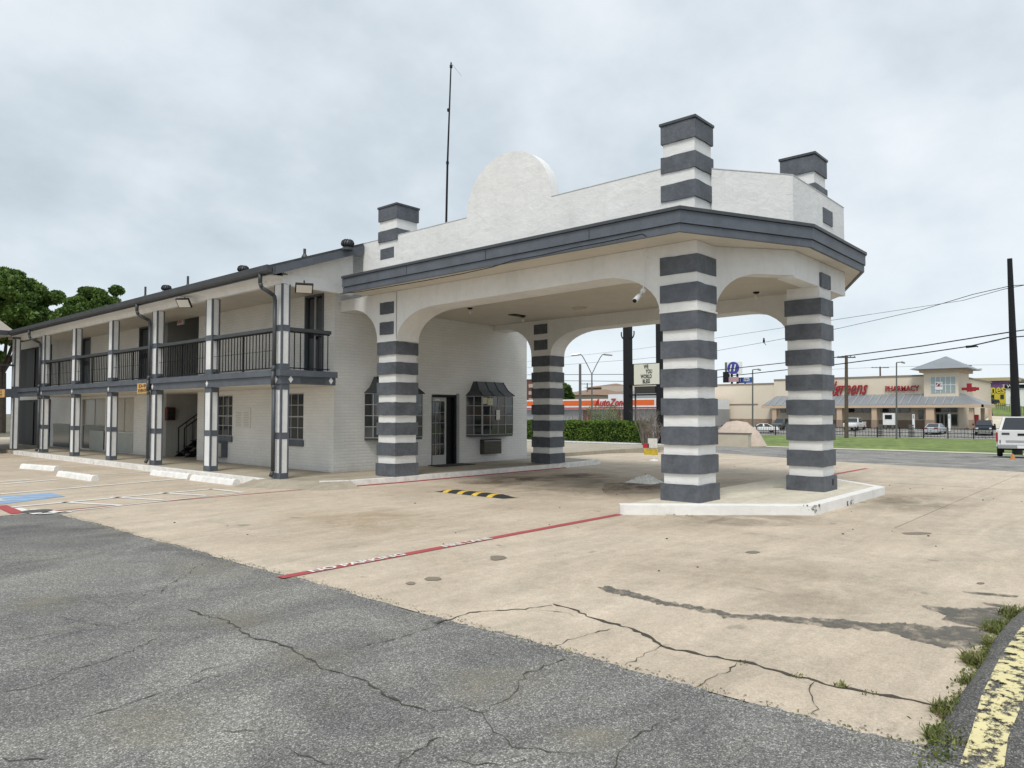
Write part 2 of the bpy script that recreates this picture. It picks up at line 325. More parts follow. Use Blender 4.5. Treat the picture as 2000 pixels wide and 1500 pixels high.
crack([(840,1218),(920,1200),(1000,1193),(1075,1183)],.022,conc); crack([(1075,1183),(1110,1190),(1170,1210),(1240,1235),(1300,1262),(1380,1285),(1450,1297),(1540,1318),(1600,1330),(1640,1345),(1720,1362),(1850,1385),(1885,1388)],.034,conc)
for p in ([(1200,1227),(1150,1240),(1080,1268)],[(1310,1262),(1270,1275),(1215,1300)],[(1445,1300),(1400,1318),(1355,1345)],[(1600,1336),(1590,1350),(1600,1372),(1585,1402)],[(1060,1195),(1100,1200),(1130,1207)]): crack(p,.008,conc)
for p,w_ in (([(0,1349),(50,1345),(110,1325),(165,1303),(210,1290),(270,1262),(330,1240)],.009),([(0,1483),(90,1487),(130,1470)],.010),([(130,1408),(180,1395),(260,1375),(350,1345),(400,1325),(440,1315)],.009),
    ([(345,1330),(420,1303),(500,1290)],.007),([(370,1190),(440,1215),(500,1245),(560,1268),(620,1290),(640,1310),(700,1330),(770,1365),(840,1392)],.016),([(840,1392),(900,1385),(935,1395),(960,1420),(1010,1455),(1140,1475)],.008),
    ([(1105,1287),(1040,1315),(1000,1350),(940,1393)],.009),([(780,1500),(820,1470),(860,1440)],.012),([(860,1475),(930,1490),(1060,1487)],.009),([(872,1219),(800,1240),(700,1268)],.007),([(285,1160),(250,1190),(150,1165)],.006),([(0,1255),(60,1248),(120,1230)],.007),([(300,1200),(230,1225),(110,1205)],.006),([(570,1470),(610,1490),(660,1500)],.012),
    ([(400,1100),(350,1130),(310,1160)],.007),([(540,1425),(480,1425),(420,1430)],.006),([(1330,1400),(1250,1440),(1180,1500)],.006)): crack(p,w_*1.0,asph,.005)
# edge grit where the asphalt meets the concrete
mb=MB(); L=[];Rr=[]
for i in range(700):
    y=.8+i*.019; L.append((4.0,y,.0012)); Rr.append((4.075+random.gauss(0,.012)+.02*math.sin(y*2.3)+.012*math.sin(y*9),y,.0085))
n=len(L); mb.add(L+Rr,[(i,i+1,n+i+1,n+i) for i in range(n-1)]); mb.build('ragged_edge',ASPH,asph)
mb=MB()
for i in range(900):
    y=random.uniform(.9,13.5); x=4.09+abs(random.gauss(0,.035)); s_=random.uniform(.002,.009); a=random.uniform(0,3.1)
    v=[(x+s_*math.cos(a+k*1.57)*random.uniform(.6,1.3),y+s_*math.sin(a+k*1.57)*random.uniform(.6,1.6),.011+.0004*random.random()) for k in range(4)]; mb.add(v,[(0,1,2,3)])
mb.build('edge_grit',mat('grit',(.14,.13,.11),.95),asph,kind='stuff')
DUST=mk_soft('dust',(.36,.33,.25),.42,2.5)
def dust(cx_,cy_,rx,ry,z): 
    P=[G(cx_+rx*math.cos(a)*random.uniform(.8,1.1),cy_+ry*math.sin(a)*random.uniform(.8,1.1)) for a in np.linspace(0,6.28,19)[:-1]]; MB().add([(p[0],p[1],z) for p in P],[tuple(range(18))]).build('dust_patch',DUST,asph)
for k,(x_,y_,rx,ry) in enumerate(((470,1210,130,28),(600,1290,120,40),(250,1040,90,12),(420,1110,150,25),(80,1180,110,26),(950,1340,200,40),(1150,1450,160,35),(300,1420,200,50))): dust(x_,y_,rx,ry,.0030+k*.0003)
# stains and a painted sign shadow on the concrete
def mk_film(name,c,lo,hi,amt,scale):
    m,t,b,o=base(name,.8,.3); b.inputs['Base Color'].default_value=(*c,1)
    nz=rmp(t,noise(t,o,scale,8,.8,.3),[(lo,0.0),(hi,amt)]); tr=N(t,'ShaderNodeBsdfTransparent'); mixs=N(t,'ShaderNodeMixShader'); t.links.new(nz,mixs.inputs[0]); t.links.new(tr.outputs[0],mixs.inputs[1]); t.links.new(b.outputs[0],mixs.inputs[2]); t.links.new(mixs.outputs[0],t.nodes['Material Output'].inputs[0]); return m
def patch(pxs,m,parent,name='stain',z=.012,sub=0):
    if sub:
        rr=random.Random(int(pxs[0][0])); Q=[]
        for a,b in zip(pxs,pxs[1:]+pxs[:1]):
            n=max(1,int(math.dist(a,b)/7))
            for i in range(n): u=i/n; Q.append((a[0]*(1-u)+b[0]*u+rr.gauss(0,sub),a[1]*(1-u)+b[1]*u+rr.gauss(0,sub*.45)))
        pxs=Q
    P=[G(*p) for p in pxs]; mb=MB().add([(p[0],p[1],z) for p in P],[tuple(range(len(P)))]); return mb.build(name,m,parent)
patch([(1168,1149),(1190,1147),(1225,1155),(1250,1162),(1290,1173),(1330,1183),(1365,1185),(1400,1193),(1440,1203),(1480,1203),(1560,1208),(1640,1212),(1720,1221),(1770,1218),(1830,1228),(1880,1225),(1935,1235),(1925,1262),(1880,1272),(1840,1266),(1790,1254),(1750,1243),(1735,1235),(1640,1229),(1560,1220),(1500,1213),(1430,1210),(1380,1200),(1340,1189),(1280,1180),(1230,1168),(1185,1158)],mk_film('shadow_streak',(.13,.125,.11),.36,.56,.88,7),conc,'shadow_streak',.012,2.6)  # leftover shadow of a sign, painted on the slab as a dark film
patch([(1795,1184),(1840,1188),(1880,1190),(1940,1188),(1985,1192),(1965,1212),(1935,1232),(1880,1222),(1840,1212),(1850,1204),(1825,1196)],MATS['shadow_streak'],conc,'shadow_streak',.0125,2.6)
patch([(1877,1157),(1940,1161),(1990,1166),(1985,1169),(1900,1162)],MATS['shadow_streak'],conc,'shadow_streak'); patch([(1915,1178),(1990,1188),(1982,1193),(1930,1184)],MATS['shadow_streak'],conc,'shadow_streak',.013)
def blob(cx_,cy_,rx,ry,m,parent=conc,name='stain',z=.0115):
    P=[(cx_+rx*math.cos(a)*random.uniform(.8,1.1),cy_+ry*math.sin(a)*random.uniform(.8,1.1)) for a in np.linspace(0,6.28,15)[:-1]]; return patch(P,m,parent,name,z)
SP=mk_worn('round_stain',(.25,.21,.165),.30,2)
blob(972,1091,18,5,SP); blob(845,1132,17,4,SP); blob(803,1141,10,3,SP); blob(1470,1080,14,2.5,SP); blob(1790,1043,32,2.5,SP); blob(1915,1141,8,2,SP)
blob(1010,936,130,6,STAIN2); blob(1130,930,110,6,STAIN2,z=.0117); blob(1240,955,80,22,STAIN2,z=.0119); blob(950,943,90,5,STAIN2,z=.0121); GR=mk_soft('grey_grime',(.27,.235,.175),.6,1.4); blob(1470,1018,260,13,GR,z=.0112); blob(1120,955,330,28,GR,z=.0114); blob(1780,985,200,22,GR,z=.0116); blob(700,1020,260,30,mk_soft('ochre_tint',(.47,.36,.22),.45,1.2),z=.0113); blob(1560,1150,420,60,mk_soft('faint_grime',(.33,.28,.21),.32,1.1),z=.0110)
mb=MB()
for i in range(70):
    x,y=random.uniform(4.4,22),random.uniform(1.2,12.5)
    if 10<x<16.3 and 4<y<7: continue
    s_=random.uniform(.005,.02); mb.lathe((x,y,.006),[(s_,0),(s_*.8,s_*.5),(s_*.2,s_*.7)],5)
mb.build('pebbles',mat('pebble',(.045,.04,.035),.9),conc,kind='stuff')
# painted lines
def line(p,q,w_,m,z=.014,name='painted_line',parent=conc,raw=False):
    a=Vector(p[:2]) if raw else Vector(G(*p)[:2]); b=Vector(q[:2]) if raw else Vector(G(*q)[:2]); d=(b-a).normalized(); n_=Vector((-d.y,d.x))*w_/2
    n=max(2,int((b-a).length/.5)); L=[];Rr=[]; n_=n_*(1.35 if m is LINEW else 1)
    for i in range(n+1): c=a.lerp(b,i/n); L.append((*(c+n_*random.uniform(.93,1.05)),z)); Rr.append((*(c-n_*random.uniform(.93,1.05)),z))
    return MB().add(L+Rr,[(i,i+1,n+2+i,n+1+i) for i in range(n)]).build(name,m,parent)
for a,b,w_ in [((0,966),(378,934),.11),((20,992),(413,956),.10),((413,956),(478,963),.10),((124,982),(236,988),.09),((216,972),(321,978),.09),((310,963.5),(405,969),.09),((30,994),(75,1005),.12),((60,996),(130,1003),.10),((75,1005),(140,1001),.10),((140,999),(470,963.5),.06),((0,947),(116,937),.12),((189,928),(297,922),.10),((0,942),(60,938),.10)]: line(a,b,w_,LINEW)
line((0,989),(36,1004),.2,LINER,.015)
line((4.07,14.0),(9.3,13.86),.07,LINER,.010,raw=True); 
fl=line((3.98,6.63),(10.1,6.63),.13,LINER,.012,'fire_lane_line',raw=True); line((18.3,6.65),(23.4,6.62),.13,LINER,.012,'fire_lane_line',raw=True)
FLAT=((1,0,0),(0,1,0),(0,0,1))
lettering('NO PARKING',.155,LINEW,(4.95,6.63,.017),FLAT,conc,.0005,offset=.004,sx=1.35,name='painted_lettering')
lettering('FIRE LANE',.155,LINEW,(6.62,6.63,.017),FLAT,conc,.0005,offset=.004,sx=1.2,name='painted_lettering')
b_=[G(0,970.5),G(100,963.5),G(127,970.5),G(0,986)]
MB().add([(p[0],p[1],.011) for p in b_],[(0,1,2,3)]).build('blue_marking',LINEB,conc)
c0=G(48,974); mb=MB()
mb.add(*ribbon([(c0[0]-.35,c0[1]+.1),(c0[0]+.1,c0[1]+.12),(c0[0]+.3,c0[1]-.15),(c0[0]+.62,c0[1]-.22)],.09,.016,0,.3)); mb.add(*ribbon([(c0[0]+.42*math.cos(a)-.02,c0[1]+.34*math.sin(a)) for a in np.linspace(1.2,5.2,9)],.08,.0165,0,.3)); mb.lathe((c0[0]-.5,c0[1]+.12,.015),[(.09,0),(.09,.001)],10)
mb.build('wheelchair_symbol',LINEW,conc)
MB().lathe((G(72,1000)[0],G(72,1000)[1],.006),[(.23,0),(.23,.012),(.2,.014)],20).build('drain_cover',mat('rusty_iron',(.10,.095,.09),.8,.5,20,.5,80),conc)
# ------------------------------------------------------------------ walks and island
def poly(pts,z0,z1,name,m,bevel=0): return MB().prism(pts,'z',z0,z1).build(name,m,bevel=bevel)
wk=[(8.75,50),(8.75,15.35),(9.35,13.95),(9.9,13.62),(11.2,13.52),(17.6,13.5),(19.6,13.62),(19.9,15.0),(19.9,17),(30,17),(30,50)]
struct(poly(wk,-.05,.14,'walkway',WALK))
kb=MB()
def kerb(pts,w_,z0,z1,mb):
    for a,b in zip(pts[:-1],pts[1:]):
        d=Vector((b[0]-a[0],b[1]-a[1])).normalized(); n_=Vector((-d.y,d.x))*w_
        mb.prism([(a[0],a[1]),(b[0],b[1]),(b[0]+n_.x,b[1]+n_.y),(a[0]+n_.x,a[1]+n_.y)],'z',z0,z1)
kerb([(8.72,34.5),(8.72,15.5)],.2,-.04,.146,kb); kerb([(9.3,13.93),(9.9,13.60),(11.2,13.49),(17.6,13.47),(19.62,13.6),(19.93,14.9)],.16,-.04,.146,kb)
struct(kb.build('painted_kerb',WHITEP))
rk=MB(); kerb([(9.28,13.905),(9.9,13.575),(11.2,13.465),(17.6,13.445)],.02,0,.028,rk); kerb([(9.3,13.86),(9.9,13.59)],.05,0,.012,rk); struct(rk.build('red_kerb_face',LINER))
# ramped corner of the walk
struct(MB().add([(8.2,15.6,.008),(8.75,15.7,.141),(8.75,15.35,.141),(9.35,13.95,.141),(9.9,13.62,.141),(9.9,13.3,.008),(9.0,13.4,.008)],[(0,1,2),(0,2,3,6),(6,3,4,5)]).build('kerb_ramp',WALK))
isl=[(10.1,6.62),(12.1,4.23),(16.08,4.23),(18.3,6.6)]
struct(poly(isl,-.05,.165,'kerb_island',PALE))
kb=MB()
def ring(pts,t):  # offset an open plan polyline to its left by t with mitres
    P=[Vector(p) for p in pts]; out=[]
    for i,p in enumerate(P):
        d1=(P[i]-P[i-1]).normalized() if i>0 else (P[1]-P[0]).normalized(); d2=(P[i+1]-P[i]).normalized() if i<len(P)-1 else d1
        n1_=Vector((-d1.y,d1.x)); n2_=Vector((-d2.y,d2.x)); m_=(n1_+n2_).normalized(); out.append(tuple(p+m_*(t/max(.3,m_.dot(n1_)))))
    return out
IK=ring(isl,-.012); II=ring(isl,.17)
struct(MB().prism(IK+II[::-1],'z',-.05,.172).build('island_kerb',mk_stucco('kerb_white',(.84,.83,.80),.12),bevel=.012))
# asphalt berm with yellow stripe, bottom right
mb=MB(); K=60; prof=[(.93,0),(.90,.05),(.85,.10),(.77,.125),(.62,.12),(.52,.08),(.46,0)]
for i in range(K+1):
    x=3.98+i*.36
    for j,(y,z) in enumerate(prof): mb.v.append((x+random.uniform(-.02,.02),y+random.uniform(-.018,.018)+.02*math.sin(x*1.3),(z+random.uniform(-.008,.008) if z else -.01)*(min(1,.02+(x-3.98)*1.1))))
n=len(prof)
for i in range(K):
    for j in range(n-1): mb.f.append((i*n+j,i*n+j+1,(i+1)*n+j+1,(i+1)*n+j))
struct(mb.build('asphalt_berm',ASPH2,smooth=True)); berm=bpy.data.objects['asphalt_berm']
mb=MB(); n=2
for i in range(K+1):
    x=3.98+i*.36; zz=min(1,.02+(x-3.98)*1.1); mb.v+=[(x,.765+.02*math.sin(x*1.3)+random.uniform(-.012,.012),.136*zz+.006),(x,.69+.02*math.sin(x*1.3),.137*zz+.008),(x,.605+.02*math.sin(x*1.3)+random.uniform(-.012,.012),.13*zz+.008)]
for i in range(K): mb.f+=[(i*3,i*3+1,i*3+4,i*3+3),(i*3+1,i*3+2,i*3+5,i*3+4)]
mb.build('yellow_stripe',LINEY,berm)
# ------------------------------------------------------------------ porte-cochere
CX0,CX1=11.14,16.99; CW=.68; Y1,Y3=5.755,13.585; BP=.485; BH=.30
can=thing('entrance_canopy','white stucco porte-cochere with grey striped columns, arches and a round-topped parapet','canopy',(14.4,9.8,0))
def band(x0,x1,y0,y1,z0,z1,par,name='band'): 
    P=[]; n=5
    for (a,b) in (((x0,y0),(x1,y0)),((x1,y0),(x1,y1)),((x1,y1),(x0,y1)),((x0,y1),(x0,y0))):
        for i in range(n): P.append((a[0]+(b[0]-a[0])*i/n+random.uniform(-.003,.003),a[1]+(b[1]-a[1])*i/n+random.uniform(-.003,.003)))
    k=len(P); dz0,dz1=random.uniform(-.008,.008),random.uniform(-.008,.008)
    V=[(p[0],p[1],z0+dz0+random.uniform(-.007,.007)) for p in P]+[(p[0],p[1],z1+dz1+random.uniform(-.007,.007)) for p in P]
    mb=MB().add(V,[tuple(range(k))[::-1],tuple(range(k,2*k))]+[(i,(i+1)%k,k+(i+1)%k,k+i) for i in range(k)])
    return mb.build(name,GREYS,par)
def column(x,y,zb,nb,ztop,extra=()):
    c=MB().box(x+.02,x+CW-.02,y+.02,y+CW-.02,zb-.02,ztop).build('column',STU,can)
    for k in range(nb):
        e=.012 if k==0 else 0
        band(x-.015-e,x+CW+.015+e,y-.015-e,y+CW+.015+e,.155+k*BP,.155+k*BP+BH,c)
    return c
def patchband(c,x,y,k,front=True): 
    z=.155+k*BP
    return band(x-.018,x+.30,y+.0,y+CW,z,z+BH,c) 
c1=column(CX0,Y1,.16,9,4.54); c3=column(CX0,Y3,.13,7,3.39); c4=column(CX1,Y3,.13,7,3.39); c5=column(CX1,Y1,.16,9,4.54)
for k in (7,8):
    z=.155+k*BP
    band(CX0-.016,CX0+.1,Y3+.08,Y3+CW-.08,z,z+BH,c3); band(CX1-.016,CX1+.1,Y3+.08,Y3+CW-.08,z,z+BH,c4)
X2,Y2=14.25,4.80; cw=CW; CW=.67
c2=column(X2,Y2,.16,8,4.08); CW=cw
band(X2+.05,X2+.58,Y2-.012,Y2+.1,.155+8*BP+.03,.155+8*BP+BH,c2)
MB().box(X2+.42,X2+.48,Y2-.03,Y2-.01,.27,.38).build('socket_box',BLACK,c2)
# walls with arches: (Y,z) outline
def arc(y0,z0,y1,z1,n=10,up=True):   # quarter ellipse, springing at (y0,z0) to crown (y1,z1)
    return [(y1+(y0-y1)*math.cos(a),z0+(z1-z0)*math.sin(a)) for a in np.linspace(0,math.pi/2,n)]
ZC,ZS,ZT=4.11,3.40,4.56
out=[(Y1+.0,ZT),(Y1+.0,ZS),(Y1+CW,ZS)]+arc(Y1+CW+.03,ZS,7.65,ZC+.02)+arc(Y3-.03,ZS,12.25,ZC-.02)[::-1]+[(Y3,ZS),(Y3+CW,ZS)]+arc(Y3+CW+.03,ZS,15.35,4.27)+[(15.84,4.27),(15.84,ZT)]
MB().prism(out,'x',CX0,CX0+CW).build('arch_beam',STU,can)
MB().prism(out,'x',CX1,CX1+CW).build('arch_beam',STU,can)
for a,b,m_ in (((CX0+CW-.02,Y1+.02),(13.02,4.83),0),((15.83,4.83),(CX1+.02,Y1+.02),1)):
    L=math.dist(a,b); pr=[(0,ZS)]+arc(.03,ZS,.85,ZC)+[(L,ZC),(L,ZT),(0,ZT)]
    if m_: pr=[(L-s_,z) for s_,z in pr]
    MB().slab(a,b,.3,pr).build('arch_beam',STU,can)
MB().box(13.02,15.83,4.83,5.13,4.07,ZT-.002).build('arch_beam',STU,can)
# ledges under the arches
for x in (CX0,CX1):
    for y in (Y1,Y3): MB().box(x-.01,x+CW+.01,y-.035,y+CW+.035,3.375,3.402).build('ledge',STU,can)
ceil=[(CX0+CW-.05,15.82),(CX0+CW-.05,Y1+.3),(13.1,5.0),(15.8,5.0),(CX1+.05,Y1+.3),(CX1+.05,15.82)]
MB().prism(ceil,'z',4.44,4.50).build('ceiling',STC,can)
FV=[(10.37,14.68),(10.37,5.64),(12.93,4.46),(15.95,4.46),(18.45,5.64),(18.45,14.68)]
MB().prism(ring(FV,.085)+[(17.5,14.68),(17.5,15.8),(11.3,15.8),(11.3,14.68)],'z',4.565,4.62).build('soffit',STC,can)
def rib(name,off,t,z0,z1,m): 
    o_=ring(FV,off); i_=ring(FV,off+t); return MB().prism(o_+i_[::-1],'z',z0,z1).build(name,m,can)
rib('fascia_board',.025,.055,4.545,4.675,GREY); rib('fascia_board',0,.09,4.685,4.885,GREY)
for y_ in (7.4,9.9,12.3): MB().box(10.3655,10.3695,y_,y_+.007,4.69,4.88).build('board_joint',BLACK,can)
rib('drip_edge',-.03,.2,4.892,4.945,GREYD)
i_=ring(FV,.9); o_=ring(FV,0.0)
sk=MB()
for k in range(5): sk.add([(*o_[k],4.945),(*o_[k+1],4.945),(*i_[k+1],5.06),(*i_[k],5.06)],[(0,1,2,3)])
sk.build('skirt_roof',ROOFM,can)
PV=[(11.17,14.92),(11.17,5.70),(13.02,4.83),(15.83,4.83),(17.66,5.70),(17.66,14.92)]
bz=[(10.06-1.17*math.cos(a),5.915+1.16*max(0,math.sin(a))**.93) for a in np.linspace(0,math.pi,41)]
Q=[PV[0],PV[1]]; 
for X_ in (11.17,17.40): MB().prism([(5.80,4.95),(5.80,5.915)]+bz[::1]+[(14.92,5.915),(14.92,4.95)],'x',X_,X_+.26).build('parapet',STU,can)
PS=[(11.74,5.765),(13.02,4.83),(15.83,4.83),(17.10,5.765)]; i_=ring(PS,.26); MB().prism(PS+i_[::-1],'z',4.95,5.915).build('parapet',STU,can)
CAPW=mat('cap_white',(.62,.62,.60),.6,.2,8); co=ring(PS,-.008); ci=ring(PS,.27); MB().prism(co+ci[::-1],'z',5.916,5.928).build('parapet_cap',CAPW,can)
for ya,yb in ((5.80,8.88),(11.24,14.92)): MB().box(11.162,11.44,ya,yb,5.9165,5.928).build('parapet_cap',CAPW,can)
MB().prism([(11.4,14.9),(11.4,5.9),(13.1,5.1),(15.8,5.1),(17.4,5.9),(17.4,14.9)],'z',5.0,5.1).build('roof_deck',ROOFM,can)
def tower(x,y,w_,zs):
    t=MB().box(x+.02,x+w_-.02,y+.02,y+w_-.02,4.96,6.6).build('tower',STU,can)
    for z0,z1 in zs: band(x-.012,x+w_+.012,y-.012,y+w_+.012,z0,z1,t)
    MB().box(x-.03,x+w_+.03,y-.03,y+w_+.03,6.655,6.70).build('cap',GREYD,t); return t
for (x,y,w_) in ((CX0+.02,Y1+.02,.64),(CX0,Y3,.68),(CX1,Y1,.68),(CX1,Y3,.68)):
    tower(x,y,w_,[(5.32,5.60),(5.82,6.09),(6.33,6.65)] if y<8 else [(5.82,6.09),(6.33,6.65)])
tower(X2+.04,Y2+.08,.66,[(5.82,6.09),(6.33,6.65)])
MB().box(11.155,11.2,13.70,14.22,5.40,5.66).build('band',GREYS,can); MB().box(14.55,15.08,4.812,4.85,5.37,5.66).build('band',GREYS,can)
# step where the tower face wraps on the chamfer
# scuffs and splash dirt on the island kerb, hairline joint and conduit
SCF=mk_worn('kerb_scuff',(.16,.15,.13),.55,11)
for (a,b,z0,z1) in (((12.085,4.217),(12.33,4.217),.05,.176),((11.98,4.36),(12.085,4.225),.09,.176),((10.6,6.01),(11.6,4.82),-.0,.04),((13.7,4.217),(14.1,4.217),-.0,.09)):
    d=Vector((b[0]-a[0],b[1]-a[1])).normalized(); nn=Vector((d.y,-d.x))*.004; MB().slab((a[0]+nn.x,a[1]+nn.y),(b[0]+nn.x,b[1]+nn.y),.003,[(0,z0),(math.dist(a,b),z0),(math.dist(a,b),z1),(0,z1)]).build('scuff',SCF,bpy.data.objects['island_kerb'])
MB().box(11.13,11.139,Y3-.03,Y3-.018,3.42,4.55).build('hairline_joint',mat('joint_grey',(.25,.24,.22),.8),can)  # thin vertical line in one flat grey
# cable and camera
cab=[tuple(PX(x,y,10.34)) for x,y in ((664,574),(700,570),(760,560),(830,548),(900,535),(960,522),(1000,509),(1060,498),(1120,484),(1180,473),(1255,457),(1262,462))]
tag(MB().path(cab,.009,5).build('cable',BLACK),'thin black cable sagging along the grey fascia of the canopy','cable')
cab=[tuple(PX(x,y,11.08)) for x,y in ((1262,458),(1265,470),(1259,482),(1264,497),(1260,508),(1260,525),(1258,548),(1256,566))]
tag(MB().path(cab,.010,5).build('camera_cable',TRIM),'white camera cable hanging down the front beam of the canopy','cable')
p0=PX(1255,568,11.06); sc_=thing('security_camera','white bullet security camera mounted beside the nearest striped column','camera',tuple(p0))
MB().lathe(tuple(p0),[(.045,0),(.045,.03)],10,'x').build('base',TRIM,sc_); MB().tube(p0,PX(1250,576,11.0),.013,6).build('bracket',TRIM,sc_)
a_,b2=PX(1249,577,11.0),PX(1240,587,10.86); MB().tube(a_,b2,.045,12).build('housing',TRIM,sc_,True); MB().tube(b2,Vector(b2)+(Vector(b2)-Vector(a_))*.12,.036,12).build('lens',BLACK,sc_)
CM=mat('lamp_plastic',(.55,.5,.42),.4)
def socket(px,py,lab,grp='bare lamp sockets under the canopy ceiling'):
    p=G(px,py,4.43); t=thing('lamp_socket',lab,'lamp socket',tuple(p),0,grp)
    MB().lathe(tuple(p),[(.07,.01),(.07,-.02),(.03,-.035)],10).build('base',BLACK,t); MB().lathe((p[0],p[1],p[2]-.03),[(.02,0),(.03,-.03),(.045,-.07),(.035,-.11),(.01,-.13)],10).build('bulb',mat('frosted_bulb',(.75,.74,.7),.3),t,True)
socket(918,602,'bare bulb nearest the end wall, left of the ceiling hatch'); socket(1021,618,'bare bulb hanging beside the dark ceiling hatch','bare lamp sockets under the canopy ceiling'); socket(1477,571,'bare bulb at the far right end of the canopy ceiling')
p=G(1132,601,4.44); t=thing('ceiling_light','round flat ceiling light in the middle of the canopy ceiling','ceiling light',tuple(p)); MB().lathe(tuple(p),[(.2,.0),(.2,-.03)],20).build('rim',CM,t); MB().lathe(tuple(p),[(.17,-.02),(.15,-.06),(.05,-.085)],20).build('diffuser',CM,t,True)
p=G(1010,615,4.44); tag(MB().box(p[0]-.25,p[0]+.25,p[1]-.12,p[1]+.12,4.415,4.438).build('ceiling_hatch',BLACK),'dark open hatch in the canopy ceiling near the far column','hatch')
# ------------------------------------------------------------------ motel building
mot=thing('motel_building','two-storey white painted brick motel with grey trim, balconies and a dark shingle roof','motel',(14,25,0))
WX,EY,PXX=10.98,15.85,9.04; ZL=2.65; SL0=2.33; BR0,BR1=23.4,26.2; YE=35.2
def rz(X): return 5.0+.365*(X-8.64) if X<13.7 else 6.85-.33*(X-13.7)
# end wall with door opening (X14.34..15.33)
ew=MB()
for x0,x1,z0,z1 in ((WX,14.34,.1,4.9),(14.34,15.33,2.2,4.9),(15.33,18.6,.1,4.9)): ew.box(x0,x1,EY,EY+.2,z0,z1)
ew.prism([(WX,4.9),(18.6,4.9),(18.6,rz(18.6)-.12),(13.7,6.85-.12),(WX,rz(WX)-.12)],'y',EY,EY+.2)
ew.build('end_wall',BRY,mot)
MB().box(18.4,18.6,EY+.2,44,.1,4.9).build('rear_wall',BRX,mot)
# front wall pieces with openings
def wallX(y0,y1,z0,z1,holes):
    mb=MB(); ys=sorted({y0,y1}|{h[0] for h in holes}|{h[1] for h in holes})
    for a,b in zip(ys[:-1],ys[1:]):
        zs=[(h[2],h[3]) for h in holes if h[0]<=a and h[1]>=b]; z=z0
        for c,d in sorted(zs):
            if c>z: mb.box(WX,WX+.2,a,b,z,c)
            z=d
        if z<z1: mb.box(WX,WX+.2,a,b,z,z1)
    return mb
winA=(17.24,18.3,.93,2.2); winB=(21.1,22.15,.95,2.2)
lowL=[(28.5,30.6,.93,2.25),(31.3,33.9,.2,2.25)]
wallX(EY+.2,BR0,.1,SL0+.1,[winA,winB]).build('front_wall',BRX,mot)
wallX(BR1,YE+8,.1,SL0+.1,lowL).build('front_wall',BRX,mot)
drs=[(16.33,17.2,ZL,4.80),(22.75,23.2,ZL,4.75)]; drs2=[(27.2,28.1,ZL,4.80),(33.05,34.05,ZL,4.8)]
wallX(EY+.2,BR0,SL0+.1,5.2,drs[:1]).build('front_wall',BRX,mot)
wallX(BR1,YE+8,SL0+.1,5.2,drs2).build('front_wall',BRX,mot)
# breezeway
bw=MB()
for y in (BR0-.2,BR1):
    bw.box(WX+.2,18.4,y,y+.2,.1,5.2)
bw.box(17.5,17.7,BR0,BR1,.1,5.2)
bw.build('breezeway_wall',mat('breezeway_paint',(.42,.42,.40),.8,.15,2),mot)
MB().box(WX,18.4,BR0,BR1,SL0,ZL-.02).build('breezeway_floor',CREAM,mot)
# balcony slab, ceilings, beams
MB().prism([(PXX+.05,15.18),(10.47,15.18),(10.47,EY),(WX-.01,EY),(WX-.01,YE-.02),(PXX+.05,YE-.02)],'z',SL0+.03,ZL-.01).build('balcony_slab',WALK,mot)
MB().prism([(PXX+.05,15.19),(10.46,15.19),(10.46,EY),(WX-.005,EY),(WX-.005,YE),(PXX+.05,YE)],'z',SL0,SL0+.028).build('porch_ceiling',CREAM,mot)
MB().box(10.50,WX+.5,EY-.01-.0,EY-.005,SL0,ZL).build('slab_end',GREY,mot) if False else None
MB().box(PXX-.02,PXX+.03,15.12,YE,SL0,ZL-.14).build('balcony_fascia',GREY,mot)
MB().box(PXX-.06,PXX+.05,15.08,YE,ZL-.135,ZL+.01).build('balcony_fascia',GREY,mot)
MB().box(PXX+.03,10.52,15.12,15.17,SL0,ZL-.14).build('balcony_fascia',GREY,mot)
MB().box(PXX+.05,10.55,15.08,15.20,ZL-.135,ZL+.01).build('balcony_fascia',GREY,mot)
MB().box(9.55,10.2,15.10,15.118,SL0+.05,ZL-.18).build('trim_panel',GREYD,mot)
MB().box(10.47,10.52,15.17,EY-.005,SL0,ZL).build('balcony_fascia',GREY,mot)
MB().box(PXX+.1,WX-.01,15.3,YE,4.80,4.86).build('balcony_ceiling',CREAM,mot)
MB().box(PXX+.02,PXX+.14,15.13,YE,4.66,4.86).build('eave_beam',TRIM,mot)
MB().box(PXX+.14,WX+.05,15.13,15.25,4.62,4.9).build('eave_beam',TRIM,mot)
MB().prism([(PXX+.06,4.9),(WX+.05,4.9),(WX+.05,rz(WX)-.1),(PXX+.06,rz(PXX)-.1)],'y',15.15,15.25).build('gable_panel',STU,mot)
MB().box(8.7,PXX+.02,15.1,YE,4.79,4.815).build('eave_soffit',TRIM,mot)
# side beam return wall under the rake over the brick
# roof
def roofslab(x0,z0,x1,z1,y0,y1,t,name): return MB().prism([(x0,z0),(x1,z1),(x1,z1+t),(x0,z0+t)],'y',y0,y1).build(name,ROOFM,mot)
roofslab(8.62,4.90,13.7,6.76,14.92,44,.1,'roof'); roofslab(13.7,6.76,19.4,4.9,15.3,44,.1,'roof')
rk_=MB().prism([(8.72,4.79),(11.15,5.68),(11.15,5.87),(8.72,4.98)],'y',14.86,14.915); rk_.build('rake_board',GREY,mot)
MB().prism([(11.42,5.79),(13.7,6.62),(13.7,6.8),(11.42,5.97)],'y',14.935,14.98).build('rake_board',GREY,mot)
MB().prism([(8.75,4.89),(11.15,5.77),(11.15,5.80),(8.75,4.92)],'y',14.92,15.84).build('eave_soffit',TRIM,mot)
